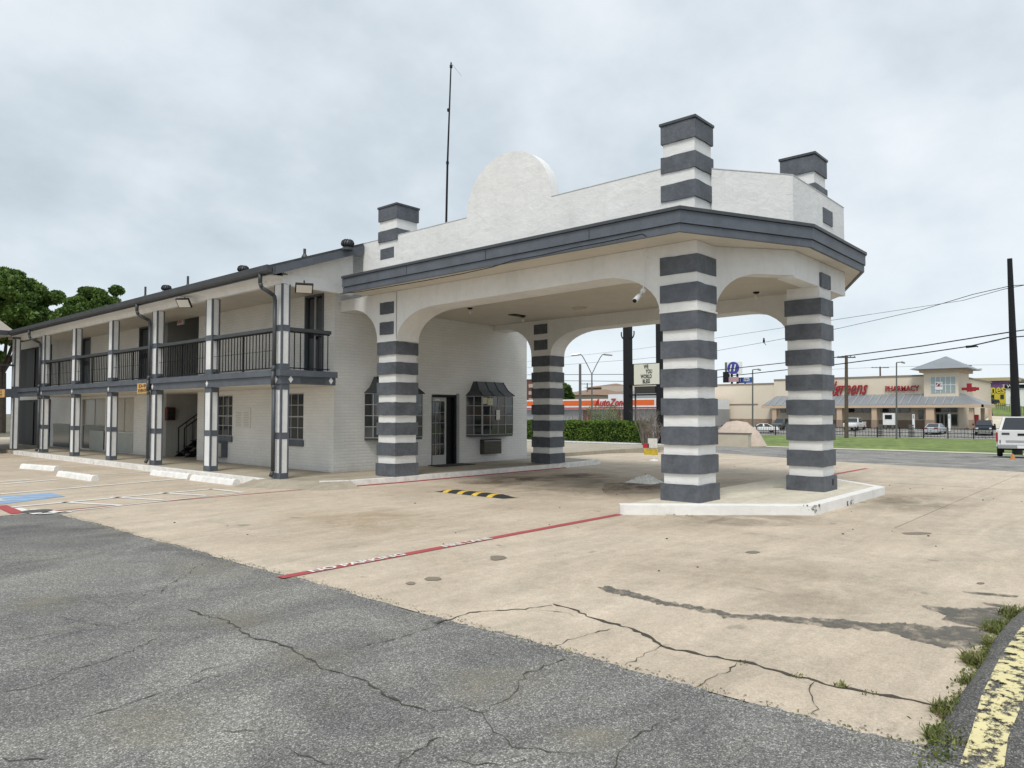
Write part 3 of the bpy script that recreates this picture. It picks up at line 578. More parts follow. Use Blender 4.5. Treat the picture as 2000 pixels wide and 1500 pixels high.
# gutter, downspouts
gt=MB().prism([(8.50,4.98),(8.52,4.86),(8.56,4.82),(8.63,4.82),(8.63,4.98)],'y',14.88,YE-.2).build('gutter',GREYD,mot,bevel=0)
MB().box(8.66,8.72,14.9,YE-.2,4.80,4.97).build('fascia_board',GREY,mot)
def downspout(Y,yoff=.0):
    pts=[(8.58,Y,4.83),(8.58,Y,4.62),(8.62,Y,4.52),(8.93,Y,4.38),(8.96,Y,4.30),(8.96,Y,2.75),(8.93,Y,2.62),(8.93,Y,2.3),(8.96,Y,2.2),(8.96,Y,.32),(8.90,Y,.2)]
    MB().path(pts,.048,8).build('downspout',GREYD,mot,True)
for Y in (15.30,22.2,32.3): downspout(Y)
# posts
def post(Y,x=PXX,lower=True,upper=True,full=True):
    p=MB(); e=.03; wx,wy=.22,.36
    p.box(x+e,x+wx-e,Y+e,Y+wy-e,.10,4.68); po=p.build('post',GREY,mot)
    tr=MB()
    for xx,yy,a_,b_ in ((x,Y,.04,.05),(x+wx-.035,Y,.035,.03),(x,Y+wy-.02,.03,.02),(x+wx-.03,Y+wy-.03,.03,.03)): tr.box(xx,xx+a_,yy,yy+b_,.13,SL0-.003); tr.box(xx,xx+a_,yy,yy+b_,ZL+.012,4.655)
    for z0,z1 in ((.13,.27),(1.06,1.20),(2.2,SL0-.004),(ZL+.015,2.80),(3.56,3.70)): tr.box(x+.003,x+wx-.003,Y+.003,Y+wy-.003,z0,z1)
    tr.build('trim',GREY,po)
    for z0,z1 in ((.275,1.055),(1.205,2.197),(2.803,3.557),(3.703,4.65)):
        a=MB().box(x+.012,x+wx-.012,Y+.052,Y+wy-.022,z0,z1); a.box(x+.042,x+wx-.037,Y+.012,Y+wy-.012,z0,z1); a.build('panel',TRIM,po)
    return po
PY_=[15.13+3.388*k for k in range(6)]
for Y in PY_: post(Y-.0)
def diamond(p,face,par):
    s_=.085; 
    if face=='x': mb=MB().prism([(p[1]-s_*.7,p[2]),(p[1],p[2]-s_),(p[1]+s_*.7,p[2]),(p[1],p[2]+s_)],'x',p[0]-.012,p[0])
    else: mb=MB().prism([(p[0]-s_*.7,p[2]),(p[0],p[2]-s_),(p[0]+s_*.7,p[2]),(p[0],p[2]+s_)],'y',p[1]-.012,p[1])
    return mb.build('diamond',TRIM,par)
for Y in PY_: diamond((PXX-.021,Y+.18,2.43),'x',mot)
diamond((9.28,15.119,2.44),'y',mot); diamond((10.38,15.119,2.44),'y',mot)
# railings
def railing(y0,y1):
    r_=MB().box(PXX+.02,PXX+.13,y0,y1,3.58,3.66).build('railing',GREYD,mot)
    MB().box(PXX+.06,PXX+.09,y0,y1,3.545,3.57).build('rail',BLACK,r_); MB().box(PXX+.06,PXX+.09,y0,y1,2.70,2.725).build('rail',BLACK,r_); MB().box(PXX+.068,PXX+.076,y0,y1,3.12,3.13).build('rail',BLACK,r_)
    n=int((y1-y0)/.158); me=None
    mid=(y0+y1)/2; MB().box(PXX+.05,PXX+.09,mid-.02,mid+.02,ZL,3.55).build('newel',BLACK,r_)
    for i in range(1,n+1):
        y=y0+(y1-y0)*i/(n+1)
        if me is None: b=MB().box(PXX+.066,PXX+.084,-.009,.009,2.725,3.545).build('baluster',BLACK,r_); me=b.data
        else: b=bpy.data.objects.new('baluster',me); COL.objects.link(b); b.parent=r_
        b.location=(0,y,0)
for a,b in zip(PY_[:-1],PY_[1:]): railing(a+.36,b)
r_=MB().box(PXX+.22,10.40,15.16,15.27,3.58,3.66).build('railing',GREYD,mot)
MB().box(PXX+.22,10.40,15.2,15.23,3.545,3.57).build('rail',BLACK,r_); MB().box(PXX+.22,10.40,15.2,15.23,2.70,2.725).build('rail',BLACK,r_)
for x in (9.42,9.58,9.78,10.08,10.2,10.34): MB().box(x,x+.018,15.205,15.223,2.68,3.56).build('baluster',BLACK,r_)
MB().box(10.36,10.44,15.2,EY,3.58,3.66).build('rail',GREYD,r_)
# upper doors
FR=mat('door_frame',(.30,.31,.33),.5,.1,4)
def updoor(y0,y1,z0,z1,split=True):
    d=MB().box(WX+.06,WX+.12,y0+.05,y1-.05,z0,z1-.05).build('door',BLACK,mot,bevel=.004)
    f_=MB().box(WX-.03,WX+.1,y0,y0+.05,z0,z1).box(WX-.03,WX+.1,y1-.05,y1,z0,z1).box(WX-.03,WX+.1,y0+.05,y1-.05,z1-.05,z1); f_.build('frame',GREY,d)
    if split: MB().box(WX+.02,WX+.06,(y0+y1)/2-.03,(y0+y1)/2+.04,z0,z1-.05).build('door_edge',FR,d); MB().box(WX+.0,WX+.06,(y0+y1)/2-.1,(y0+y1)/2-.06,z0+.95,z0+1.15).build('handle',BLACK,d)
    for k in range(2): MB().box(WX+.05,WX+.062,y0+.14,y1-.14,z0+.15+k*1.05,z0+1.0+k*1.05).build('panel',GREYD,d)
for h in drs[:1]+drs2: updoor(*h,split=(h[0]<17))
MB().box(WX+.05,WX+.15,41.2-1.2,41.2,ZL,4.8)
# lower windows
BAR=mat('window_bar',(.40,.40,.40),.5)
def windowX(y0,y1,z0,z1,nc,nr,paneM=GLASS,sill=True):
    w_=MB().box(WX+.03,WX+.1,y0,y0+.03,z0,z1).box(WX+.03,WX+.1,y1-.03,y1,z0,z1).box(WX+.03,WX+.1,y0+.03,y1-.03,z0,z0+.03).box(WX+.03,WX+.1,y0+.03,y1-.03,z1-.03,z1).build('window',BAR,mot)
    yi,yj,zi,zj=y0+.03,y1-.03,z0+.03,z1-.03; b_=.02
    me=None; pw=(yj-yi-b_*(nc-1))/nc; ph=(zj-zi-b_*(nr-1))/nr
    for i in range(nc):
        for j in range(nr):
            if me is None: q=MB().box(0,.006,0,pw,0,ph).build('pane',paneM,w_); me=q.data
            else: q=bpy.data.objects.new('pane',me); COL.objects.link(q); q.parent=w_
            q.location=(WX+.07,yi+i*(pw+b_),zi+j*(ph+b_)); q.rotation_euler=(0,random.uniform(-.006,.006),random.uniform(-.006,.006))
    for i in range(1,nc): MB().box(WX+.055,WX+.085,yi+i*(pw+b_)-b_,yi+i*(pw+b_),zi,zj).build('glazing_bar',BAR,w_)
    for j in range(1,nr): t_=.035 if nr==4 and j==2 else b_; MB().box(WX+.05,WX+.083,yi,yj,zi+j*(ph+b_)-t_,zi+j*(ph+b_)).build('glazing_bar',BAR,w_)
    if sill: MB().box(WX-.05,WX+.03,y0-.04,y1+.04,z0-.17,z0-.0).build('sill',GREY,w_)
    return w_
windowX(*winA,3,4); windowX(*winB,3,4)
windowX(*lowL[0],2,1,CURT,False); windowX(31.3,33.9,1.15,2.25,2,1,mat('grey_curtain',(.33,.32,.28),.3,.1,2,spec=.7,stretch=(1,9,.3)),False); MB().box(WX+.05,WX+.12,31.3,33.9,.2,1.14).build('lower_glass',mat('tinted_glass',(.05,.07,.075),.15,spec=.8),mot)
MB().box(WX-.02,WX-.003,28.5,30.6,.18,.9).build('spandrel_panel',mat('pale_green_panel',(.42,.45,.43),.6,.1,2),mot)
windowX(35.3,37.4,1.2,2.25,2,1,MATS['grey_curtain'],False); MB().box(WX-.02,WX-.003,35.3,37.4,.16,1.19).build('lower_glass',MATS['tinted_glass'],mot)
for z_ in (.14,ZL): MB().box(WX-.04,WX-.003,37.9,43,z_,z_+2.15).build('dark_wall',DARKIN,mot); MB().box(WX-.08,WX-.045,40.1,41.3,z_,z_+2.05).build('door',BLACK,mot)
MB().box(WX-.015,WX-.002,31.4,32.9,.16,.95).build('spandrel_panel',MATS['pale_green_panel'],mot)
MB().box(WX-.03,WX+.0,34.2,35.1,.14,2.15).build('door',mat('dark_green_door',(.05,.06,.06),.4),mot)
# inner dark rooms
MB().box(WX+.5,WX+.55,EY+.3,BR0-.3,.14,4.9).build('room_backing',DARKIN,mot); MB().box(WX+.5,WX+.55,BR1+.3,44,.14,4.9).build('room_backing',DARKIN,mot)
# entrance door
dr=MB().box(14.34,15.33,EY+.62,EY+.68,.14,2.2).build('door_recess',DARKIN,mot)
MB().box(15.26,15.331,EY-.004,EY+.62,.14,2.2).build('jamb',BLACK,mot); MB().box(14.335,14.37,EY-.004,EY+.62,.14,2.2).build('jamb',GREYD,mot); MB().box(14.37,15.26,EY-.004,EY+.62,2.13,2.2).build('jamb',BLACK,mot)
MB().box(15.333,15.43,EY-.03,EY-.002,.14,2.24).build('door_trim',FR,mot)
DY=EY+.12; x0,x1=14.40,15.0; DF=mat('door_grey',(.52,.52,.50),.5)
d=MB().box(14.37,14.43,DY,DY+.05,.14,2.12).box(14.97,15.03,DY,DY+.05,.14,2.12).box(14.43,14.97,DY,DY+.05,.14,.42).box(14.43,14.97,DY,DY+.05,2.0,2.12).build('entrance_door',DF,mot)
MB().box(15.03,15.26,DY,DY+.05,.14,2.12).build('side_panel',BLACK,mot)
me=None
for i in range(3):
    for j in range(5):
        q=MB().box(0,.165,0,.008,0,.3).build('pane',GLASS,d) if me is None else bpy.data.objects.new('pane',me)
        if me is not None: COL.objects.link(q); q.parent=d
        me=q.data; q.location=(14.435+i*.18,DY+.02,.43+j*.314)
for i in (1,2): MB().box(14.435+i*.18-.015,14.435+i*.18,DY+.005,DY+.03,.42,2.0).build('glazing_bar',BAR,d)
for j in range(1,5): MB().box(14.43,14.97,DY+.007,DY+.028,.43+j*.314-.014,.43+j*.314).build('glazing_bar',BAR,d)
MB().box(14.92,14.95,DY-.05,DY,1.0,1.2).build('handle',ALU,d)
MB().box(14.55,14.75,DY-.01,DY-.001,2.03,2.08).build('sign_plate',TRIM,d)
tag(MB().box(14.1,15.45,15.15,15.75,.142,.16).build('doormat',mat('mat_fibre',(.05,.045,.04),.95,.3,30)),'dark doormat on the walkway before the glazed entrance door','doormat')
# bay windows on the end wall
def bay(x0,x1):
    by=EY-.42; xa,xb=x0+.26,x1-.24
    F=[(x0,EY),(xa,by),(xb,by),(x1,EY)]; z0,z1=1.0,2.17
    b=MB().prism(F,'z',z0-.07,z0).build('bay_window',GREYD,mot); MB().prism(F,'z',z1,z1+.02).build('head_board',GREYD,b)
    def side(p,q,nc,lastthick):
        d=Vector((q[0]-p[0],q[1]-p[1])); L=d.length; d/=L; nr=4
        for i in range(nc):
            for j in range(nr):
                s0=L*i/nc+.012; s1=L*(i+1)/nc-.012; za=z0+(z1-z0)*j/nr+.012; zb=z0+(z1-z0)*(j+1)/nr-.012; tl=random.uniform(-.004,.004)
                MB().slab((p[0]+d.x*0+.0,p[1]),q,.006,[(s0,za),(s1,za),(s1,zb),(s0,zb)]).build('pane',pg(),b)
        mb=MB()
        for i in range(nc+1): s=L*i/nc; mb.slab(p,q,-.018,[(max(0,s-.010),z0),(min(L,s+.010),z0),(min(L,s+.010),z1),(max(0,s-.010),z1)])
        mb.build('glazing_bar',BAR,b); mb=MB()
        for j in range(nr+1): z=z0+(z1-z0)*j/nr; mb.slab(p,q,-.016,[(0,z-.009),(L,z-.009),(L,z+.009),(0,z+.009)])
        mb.build('glazing_bar',BAR,b)
    side(F[0],F[1],2,True); side(F[1],F[2],4,False); side(F[2],F[3],2,False)
    MB().tube((xa,by-.01,z0),(xa,by-.01,z1),.03,6).build('corner_post',BAR,b)
    MB().box(x0+.02,x1-.02,EY-.02,EY-.004,z0,z1).build('backing',DARKIN,b)
    # flared metal hood
    H0=[(x0-.03,EY-.001),(xa-.04,by-.06),(xb+.04,by-.06),(x1+.03,EY-.001)]; H2=[(x0+.30,EY-.001),(x0+.34,EY-.10),(x1-.34,EY-.10),(x1-.30,EY-.001)]
    H1=[tuple(np.array(H0[i])*.42+np.array(H2[i])*.58) for i in range(4)]; zs=(z1+.02,z1+.17,z1+.46)
    mb=MB(); mb.v=[(*H0[i],zs[0]) for i in range(4)]+[(*H1[i],zs[1]+.02) for i in range(4)]+[(*H2[i],zs[2]) for i in range(4)]
    for r0 in (0,4):
        for i in range(3): mb.f.append((r0+i,r0+i+1,r0+i+5,r0+i+4))
    mb.f+=[(8,9,10,11),(0,1,2,3)]
    h=mb.build('awning',GREYD,b); 
    sm=MB()
    for t_ in (0,.33,.66,1):
        P=[Vector((*(np.array(Hk[1])*(1-t_)+np.array(Hk[2])*t_),z+.006)) for Hk,z in ((H0,zs[0]),(H1,zs[1]+.02),(H2,zs[2]))]
        sm.path(P,.012,4)
    sm.build('seam',BLACK,b); return b
b1=bay(11.95,13.85); b2_=bay(15.75,17.65)
p=(16.55,EY-.44,1.55); tag(MB().box(16.62,16.78,EY-.45,EY-.442,1.45,1.75).build('paper_notice',mat('paper',(.75,.75,.72),.6)),'white paper notice taped in the right bay window','notice')
for x_,z_,w2,h2 in ((15.98,1.93,.22,.2),(16.22,1.9,.24,.22)): tag(MB().box(x_,x_+w2,EY-.45,EY-.442,z_,z_+h2).build('paper_notice',mat('pale_print',(.60,.58,.42),.6,.4,14)),'yellowish picture taped at the %s of the right bay window top row'%('left corner' if x_<16 else 'second pane'),'notice')
# ------------------------------------------------------------------ things on the motel
def ac(name_lab,x,y,z,face,w_,h_,d_,light=False):
    t=thing('air_conditioner',name_lab,'air conditioner',(x,y,z))
    m1=mat('ac_brown',(.055,.05,.045),.6,.2,5); m2=mat('ac_grille',(.12,.115,.09),.6,.2,9)
    if face=='y':
        MB().box(x,x+w_,y-d_,y,z,z+h_).build('casing',m1,t,bevel=.008)
        MB().box(x+.03,x+w_-.03,y-d_-.006,y-d_-.001,z+.03,z+h_-.05).build('grille',m2,t)
        for k in range(8): MB().box(x+.04,x+w_-.04,y-d_-.018,y-d_-.008,z+.05+k*(h_-.12)/8,z+.062+k*(h_-.12)/8).build('louvre',m1,t)
        MB().box(x+.02,x+w_-.02,y-d_-.02,y-d_-.008,z+h_-.05,z+h_-.04).build('trim',ALU,t)
    else:
        MB().box(x-d_,x,y,y+w_,z,z+h_).build('casing',GREY,t,bevel=.008)
        MB().box(x-d_-.006,x-d_-.001,y+.03,y+w_-.03,z+.03,z+h_-.05).build('grille',ALU,t)
        for k in range(8): MB().box(x-d_-.018,x-d_-.008,y+.04,y+w_-.04,z+.05+k*(h_-.12)/8,z+.062+k*(h_-.12)/8).build('louvre',FR,t)
ac('brown wall air conditioner under the right bay window',16.35,EY-.002,.38,'y',.82,.46,.16)
ac('grey wall air conditioner under the white-barred window by the breezeway',WX-.002,21.35,.30,'x',.75,.48,.2)
t=thing('notice_board','white notice board of house rules on the wall under the balcony','notice board',(WX,20.4,1.2))
MB().box(WX-.02,WX-.002,20.0,20.9,1.2,1.82).build('board',mat('board_white',(.72,.71,.67),.5),t)
PT=mat('faint_print',(.42,.41,.38),.7); 
lettering('RULES',.07,PT,(WX-.021,20.45,1.76),FACE_mX,t,.001) if False else None
mb=MB()
for c in range(2):
    for k in range(9): y=20.06+c*.44; mb.box(WX-.0225,WX-.0205,y+random.uniform(0,.05),y+.36-random.uniform(0,.08),1.27+k*.05,1.283+k*.05)
mb.build('print_lines',PT,t)
def flood(px,py,D,lab,rot):
    p=PD(px,py,D); t=thing('flood_light',lab,'flood light',tuple(p),0,'flat LED flood lights under the eaves',local=True); t.rotation_mode='QUATERNION'; t.rotation_quaternion=(-Vector(rot)).to_track_quat('Z','Y')
    MB().box(-.19,.19,-.14,.14,-.02,.03).build('housing',BLACK,t,bevel=.008); MB().box(-.165,.165,-.115,.115,-.026,-.021).build('lens',mat('led_lens',(.72,.70,.66),.3),t); MB().tube((0,0,.03),(0,.1,.14),.015,6).build('bracket',BLACK,t)
flood(594,563,16.0,'flat square flood light above the balcony door beside the corner post',(-.35,-.62,-1.0))
flood(359,592,19.6,'flat flood light above the breezeway with the exit sign',(-.75,-.5,-.75))
flood(25,659,31,'flat flood light at the inner corner of the far left wing',(-.3,-.9,-.5))
p=PX(353,628,11.2); t=thing('exit_sign','small red-lettered exit sign hanging in the upper breezeway','exit sign',tuple(p))
MB().box(11.18,11.24,p[1]-.24,p[1]+.24,p[2]-.11,p[2]+.11).build('case',TRIM,t); lettering('EXIT',.2,mat('exit_red',(.55,.03,.03),.5),(11.175,p[1],p[2]),FACE_mX,t,.003,offset=.004)
ORG=mat('sign_orange',(.62,.38,.14),.6,.15,6); LTB=mat('sign_brown',(.12,.06,.02),.7)
def numsign(pA,pB,X,lines,lab):
    a=PX(*pA,X); b=PX(*pB,X); y0,y1=sorted((a[1],b[1])); z0,z1=sorted((a[2],b[2])); t=thing('room_sign',lab,'sign',(X,(y0+y1)/2,z0))
    MB().box(X,X+.02,y0,y1,z0,z1).build('plate',ORG,t); h=(z1-z0)
    for k,(s,dx_) in enumerate(lines): lettering(s,h*.42,LTB,(X-.004,(y0+y1)/2,z1-h*(.28+.46*k)),FACE_mX,t,.002,offset=.004,sx=.8*(y1-y0)/(h*.42*.62*len(s)) if s else 1)
numsign((268,749),(288,768),8.93,[('D-9',0),('EVENT',0)],'small orange sign D-9 hanging on the balcony edge by the breezeway downspout')
numsign((-14,762),(8,776),7.6,[('D-1',0),('EXIT',0)],'orange sign at the far left edge under the wing balcony')
p=PX(516,549,9.02); t=thing('dome_camera','small white camera under the eave beam left of the corner post','camera',tuple(p)); MB().lathe(tuple(p),[(.05,.06),(.05,0),(.035,-.03)],12).build('base',TRIM,t); MB().tube((p[0],p[1],p[2]-.02),(p[0]-.12,p[1]+.06,p[2]-.07),.035,10).build('housing',TRIM,t)
p=PX(535,671,9.0); tag(MB().box(9.022,9.03,15.40,15.50,p[2]-.15,p[2]+.15).build('post_card',TRIM),'small white card fixed to the corner post at balcony rail height','card')
# stairs in the lower breezeway
st=thing('staircase','black steel staircase with railings rising inside the dark lower breezeway','staircase',(12,25,.14))
SX=11.25
for k in range(11): MB().box(SX+.1+k*.25,SX+.4+k*.25,24.95,25.75,.28+k*.19,.32+k*.19).build('step',BLACK,st)
for y in (24.93,25.77): MB().prism([(SX+.05,.14),(SX+.35,.14),(SX+2.9,2.15),(SX+2.9,2.32)],'y',y-.02,y+.02).build('stringer',BLACK,st)
for y,xs0 in ((24.9,SX),(25.8,SX+.2)):
    MB().path([(xs0,y,.2),(xs0,y,1.15),(xs0+2.6,y,3.0)],.022,6).build('handrail',BLACK,st)
    for k in range(1,9): x=xs0+k*.27; MB().tube((x,y,.14+k*.19),(x,y,1.15+k*.19),.011,5).build('baluster',BLACK,st)
t=thing('vending_cabinet','dark red extinguisher cabinet on the breezeway wall beside the stairs','cabinet',(11.3,26.1,1.2))
MB().box(11.12,11.42,26.0,26.19,1.40,1.86).build('case',mat('dark_red',(.10,.015,.012),.4),t,bevel=.02); MB().box(11.16,11.38,25.985,25.998,1.45,1.81).build('door',GLASS,t)
# roof furniture
def turbine(px,py,X,lab):
    p=PX(px,py,X); z=rz(X)+.02; t=thing('roof_vent',lab,'roof vent',(X,p[1],z),0,'turbine vents on the motel roof')
    MB().lathe((X,p[1],z-.1),[(.13,0),(.13,p[2]-z)],12).build('collar',GREYD,t)
    c=MB(); c.lathe((X,p[1],p[2]-.12),[(.10,.05),(.14,.08),(.15,.12),(.13,.18),(.08,.215),(.02,.23)],18); c.build('dome',GREYD,t)
    f_=MB()
    for k in range(14):
        a=k*2*math.pi/14; f_.path([(X+r_*math.cos(a+s_),p[1]+r_*math.sin(a+s_),p[2]-.12+h) for r_,h,s_ in ((.11,.05,0),(.148,.08,.1),(.158,.12,.2),(.135,.185,.35),(.08,.22,.5))],.008,4)
    f_.build('vane',BLACK,t)
turbine(679,476,10.6,'turbine roof vent nearest the canopy parapet'); turbine(475,526,10.2,'turbine roof vent above the balcony corner bay'); turbine(325,563,10.2,'turbine roof vent farthest left along the roof edge')
for px,py,lab in ((595,494,'thin vent pipe between the two nearest turbine vents'),(367,546,'thin vent pipe left of the middle turbine vent'),(284,566,'short vent pipe farthest left on the motel roof')):
    p=PX(px,py,9.8); tag(MB().tube((9.8,p[1],rz(9.8)-.05),(9.8,p[1],p[2]+.1),.035,8).lathe((9.8,p[1],rz(9.8)+.0),[(.08,0),(.04,.08)],10).build('vent_pipe',GREYD),lab,'vent pipe','vent pipes on the motel roof')
a=PY(868,460,20); b=PY(881,122,20)
t=thing('antenna_mast','tall thin black antenna mast rising behind the canopy parapet','antenna',(a[0],20,5.2))
MB().tube((a[0],20,5.0),tuple(PY(874,320,20)),.045,8,.04).build('lower_tube',BLACK,t); MB().tube(tuple(PY(874,320,20)),tuple(b),.036,8,.026).build('upper_tube',BLACK,t)
MB().path([tuple(PY(x,y,19.95)) for x,y in ((881,140),(877,240),(873,330),(870,430))],.008,4).build('coax_cable',BLACK,t)
for x,y in ((881,130),(876,215),(874,318)): q=PY(x,y,20); MB().lathe((q[0],20,q[2]),[(.055,-.05),(.055,.05)],8).build('clamp',BLACK,t)
MB().tube(tuple(PY(882,124,20)),tuple(PY(901,148,20)),.006,4).build('guy_wire',ALU,t)
# wheel stops and speed bump
def wstop(p,q,lab):
    a=Vector(G(*p,.0)[:2]); b=Vector(G(*q,.0)[:2]); d=b-a; L=d.length; o=thing('wheel_stop',lab,'wheel stop',(*a,0),math.atan2(d.y,d.x),'white concrete wheel stops',local=True)
    MB().prism([(-.11,0),(.11,0),(.075,.12),(.04,.145),(-.04,.145),(-.075,.12)],'x',0,L).build('block',WHITEP,o,bevel=.012)
    for s_ in (.25,L-.25): MB().lathe((s_,0,.143),[(.018,0),(.018,.006)],8).build('pin',BLACK,o)
wstop((300,928),(373,936),'white wheel stop before the breezeway'); wstop((378,938),(462,948),'white wheel stop nearest the corner post'); wstop((118,930),(186,940),'tilted white wheel stop in the middle stall'); wstop((45,915),(112,920),'white wheel stop farthest left by the wing')
sb=thing('speed_bump','black rubber speed bump with yellow stripes across the canopy lane','speed bump',(10.6,9.6,0),0)
sa=G(848,961); sb_=G(988,976); A=Vector((10.62,11.75)); B=Vector((10.6,9.5)); 
prof=[(-.17,.008),(-.12,.045),(-.05,.065),(.05,.065),(.12,.045),(.17,.008)]
def seg(y0,y1,m,name,t0=1,t1=1,sk=.07):
    mb=MB(); n=6; mb.v=[(10.62+x+0,y0+sk*x/.17*-1,.006+(z-.006)*t0) for x,z in prof]+[(10.62+x,y1+sk*x/.17*-1,.006+(z-.006)*t1) for x,z in prof]
    mb.f=[(i,i+1,n+i+1,n+i) for i in range(5)]+[tuple(range(6)),tuple(range(6,12))]; return mb.build(name,m,sb)
RUB=mat('black_rubber',(.025,.026,.028),.7,.2,10); YB=mat('bump_yellow',(.66,.45,.07),.55,.25,14)
y=9.45; segs=[('b',.30,0,1),('y',.15),('b',.27),('y',.15),('b',.27),('y',.15),('b',.27),('y',.15),('b',.26,1,0)]
for s_ in segs:
    seg(y,y+s_[1]-.002,RUB if s_[0]=='b' else YB,'rubber_segment' if s_[0]=='b' else 'yellow_segment',*(s_[2:] if len(s_)>2 else (1,1)),sk=.06 if len(s_)==2 else .06); y+=s_[1]
# plastic sheet and bright wrapper behind the near column
PLM=mat('thin_plastic',(.85,.85,.81),.35,.15,8)
def crumple(name,c,sx_,sy_,h_,m,lab,cat,seed):
    r_=random.Random(seed); n=14; mb=MB()
    for i in range(n):
        for j in range(n):
            u,v=i/(n-1)-.5,j/(n-1)-.5; e=max(0,1-(2*u)**2)*max(0,1-(2*v)**2)
            mb.v.append((c[0]+u*sx_+r_.uniform(-.03,.03),c[1]+v*sy_+r_.uniform(-.03,.03),c[2]+.006+h_*e*(.5+r_.random()*.8)))
    for i in range(n-1):
        for j in range(n-1): mb.f.append((i*n+j,(i+1)*n+j,(i+1)*n+j+1,i*n+j+1))
    return tag(mb.build(name,m),lab,cat)
q=G(1260,943); crumple('plastic_sheet',(q[0],q[1],.006),.7,.75,.16,PLM,'crumpled white plastic sheet lying behind the nearest striped column','plastic sheet',3)
q=G(1274,900); t=thing('lane_sign','yellow and red flag sign on a thin pale stand behind the nearest column','sign',(q[0],q[1],0))
qz=lambda px,py:PX(px,py,q[0])
MB().tube((q[0],qz(1277,900)[1],0.006),(q[0],qz(1277,900)[1],qz(1280,888)[2]+.15),.02,6).build('stand',TRIM,t); MB().lathe((q[0],qz(1277,900)[1],.006),[(.16,0),(.14,.03),(.03,.05)],12).build('foot',TRIM,t)
for (xa,ya,xb,yb,m_,nm) in ((1258,876,1285,889,mat('flag_yellow',(.70,.52,.05),.6,.3,8),'yellow_panel'),(1256,866,1268,875,mat('flag_red',(.55,.03,.06),.6),'red_panel'),(1266,856,1284,875,PLM,'white_panel')):
    A_=qz(xa,ya);B_=qz(xb,yb); MB().box(q[0]-.02,q[0]+.0,B_[1],A_[1],B_[2],A_[2]).build(nm,m_,t)
# ------------------------------------------------------------------ left wing
wg=thing('motel_wing','far left motel wing with tan shingle hip roof seen past the inner corner','motel',(2,38,0))
WY=YE+.0
MB().box(-8,8.7,WY+1.9,WY+2.1,.1,4.9).build('front_wall',mat('wing_wall',(.62,.60,.56),.7,.1,2),wg)
MB().box(-8,PXX,WY,WY+1.9,SL0,ZL).build('balcony_slab',GREY,wg); MB().box(-8,8.6,WY-.35,WY+1.9,4.78,4.84).build('soffit',CREAM,wg); MB().box(-8,8.5,WY-.45,WY-.36,4.80,4.99).build('gutter',GREYD,wg)
MB().box(-8,PXX,WY+.02,WY+.1,3.58,3.66).build('rail',GREYD,wg)
rb=MB(); x=-7.9
while x<8.6: rb.box(x,x+.018,WY+.05,WY+.07,ZL,3.58); x+=.15
rb.build('balusters',BLACK,wg)
for x in (8.85,7.9,5.5,2.1): 
    pp=MB().box(x,x+.22,WY,WY+.34,.13,SL0).box(x,x+.22,WY,WY+.34,ZL,4.78).build('post',GREY,wg); MB().box(x+.05,x+.17,WY-.008,WY-.001,.2,SL0-.05).box(x+.05,x+.17,WY-.008,WY-.001,ZL+.1,4.7).box(x-.008,x-.001,WY+.05,WY+.3,.2,SL0-.05).box(x-.008,x-.001,WY+.05,WY+.3,ZL+.1,4.7).build('panel',TRIM,pp)
for x in (6.6,3.4): MB().box(x,x+.9,WY+1.84,WY+1.899,.14,2.2).box(x,x+.9,WY+1.84,WY+1.899,ZL,4.7).build('door',BLACK,wg)
rf=MB(); rf.v=[(-12,WY-.45,4.99),(8.7,WY-.45,4.99),(8.7,41.4,4.99),(-12,41.4,4.99),(-8,38.1,8.4),(5.6,38.1,8.4)]; rf.f=[(0,1,5,4),(1,2,5),(2,3,4,5),(3,0,4)]; rf.build('roof',TANSH,wg)
# ------------------------------------------------------------------ foliage
def leafmesh(name,pts,size,m,parent=None,flat=.5,seed=1,**props):
    r_=np.random.default_rng(seed); n=len(pts); pts=np.asarray(pts)
    a=r_.normal(size=(n,3)); a/=np.linalg.norm(a,axis=1)[:,None]; b=np.cross(a,r_.normal(size=(n,3))); b/=np.linalg.norm(b,axis=1)[:,None]
    s=size*r_.uniform(.6,1.4,size=(n,1)); a=a*s; b=b*s*.6
    v=np.stack([pts-a,pts-b*1.0,pts+a,pts+b],1).reshape(-1,3)
    me=bpy.data.meshes.new(name); me.vertices.add(4*n); me.vertices.foreach_set('co',v.ravel()); me.loops.add(4*n); me.loops.foreach_set('vertex_index',np.arange(4*n)); me.polygons.add(n); me.polygons.foreach_set('loop_start',np.arange(0,4*n,4)); me.polygons.foreach_set('loop_total',np.full(n,4)); me.update(calc_edges=True); me.materials.append(m)
    o=bpy.data.objects.new(name,me); COL.objects.link(o)
    if parent is not None: o.parent=parent; 
    if parent is not None and parent.get('_w'): o.matrix_parent_inverse=Matrix.Translation(-Vector(parent.location))
    for k,v_ in props.items(): o[k]=v_
    return o
def mk_leaf(name,c1,c2,scale=.6):
    m,t,b,o=base(name,.6,.3); g_=N(t,'ShaderNodeNewGeometry')
    c=rmp(t,noise(t,o,scale,4,.6),[(.35,c1),(.65,c2)]); c=mul(t,c,rmp(t,g_.outputs['Random Per Island'],[(0.0,.6),(1.0,1.45)])); t.links.new(c,b.inputs['Base Color'])
    tl=N(t,'ShaderNodeBsdfTranslucent'); t.links.new(c,tl.inputs[0]); mx_=N(t,'ShaderNodeMixShader'); mx_.inputs[0].default_value=.25; t.links.new(b.outputs[0],mx_.inputs[1]); t.links.new(tl.outputs[0],mx_.inputs[2]); t.links.new(mx_.outputs[0],t.nodes['Material Output'].inputs[0]); return m
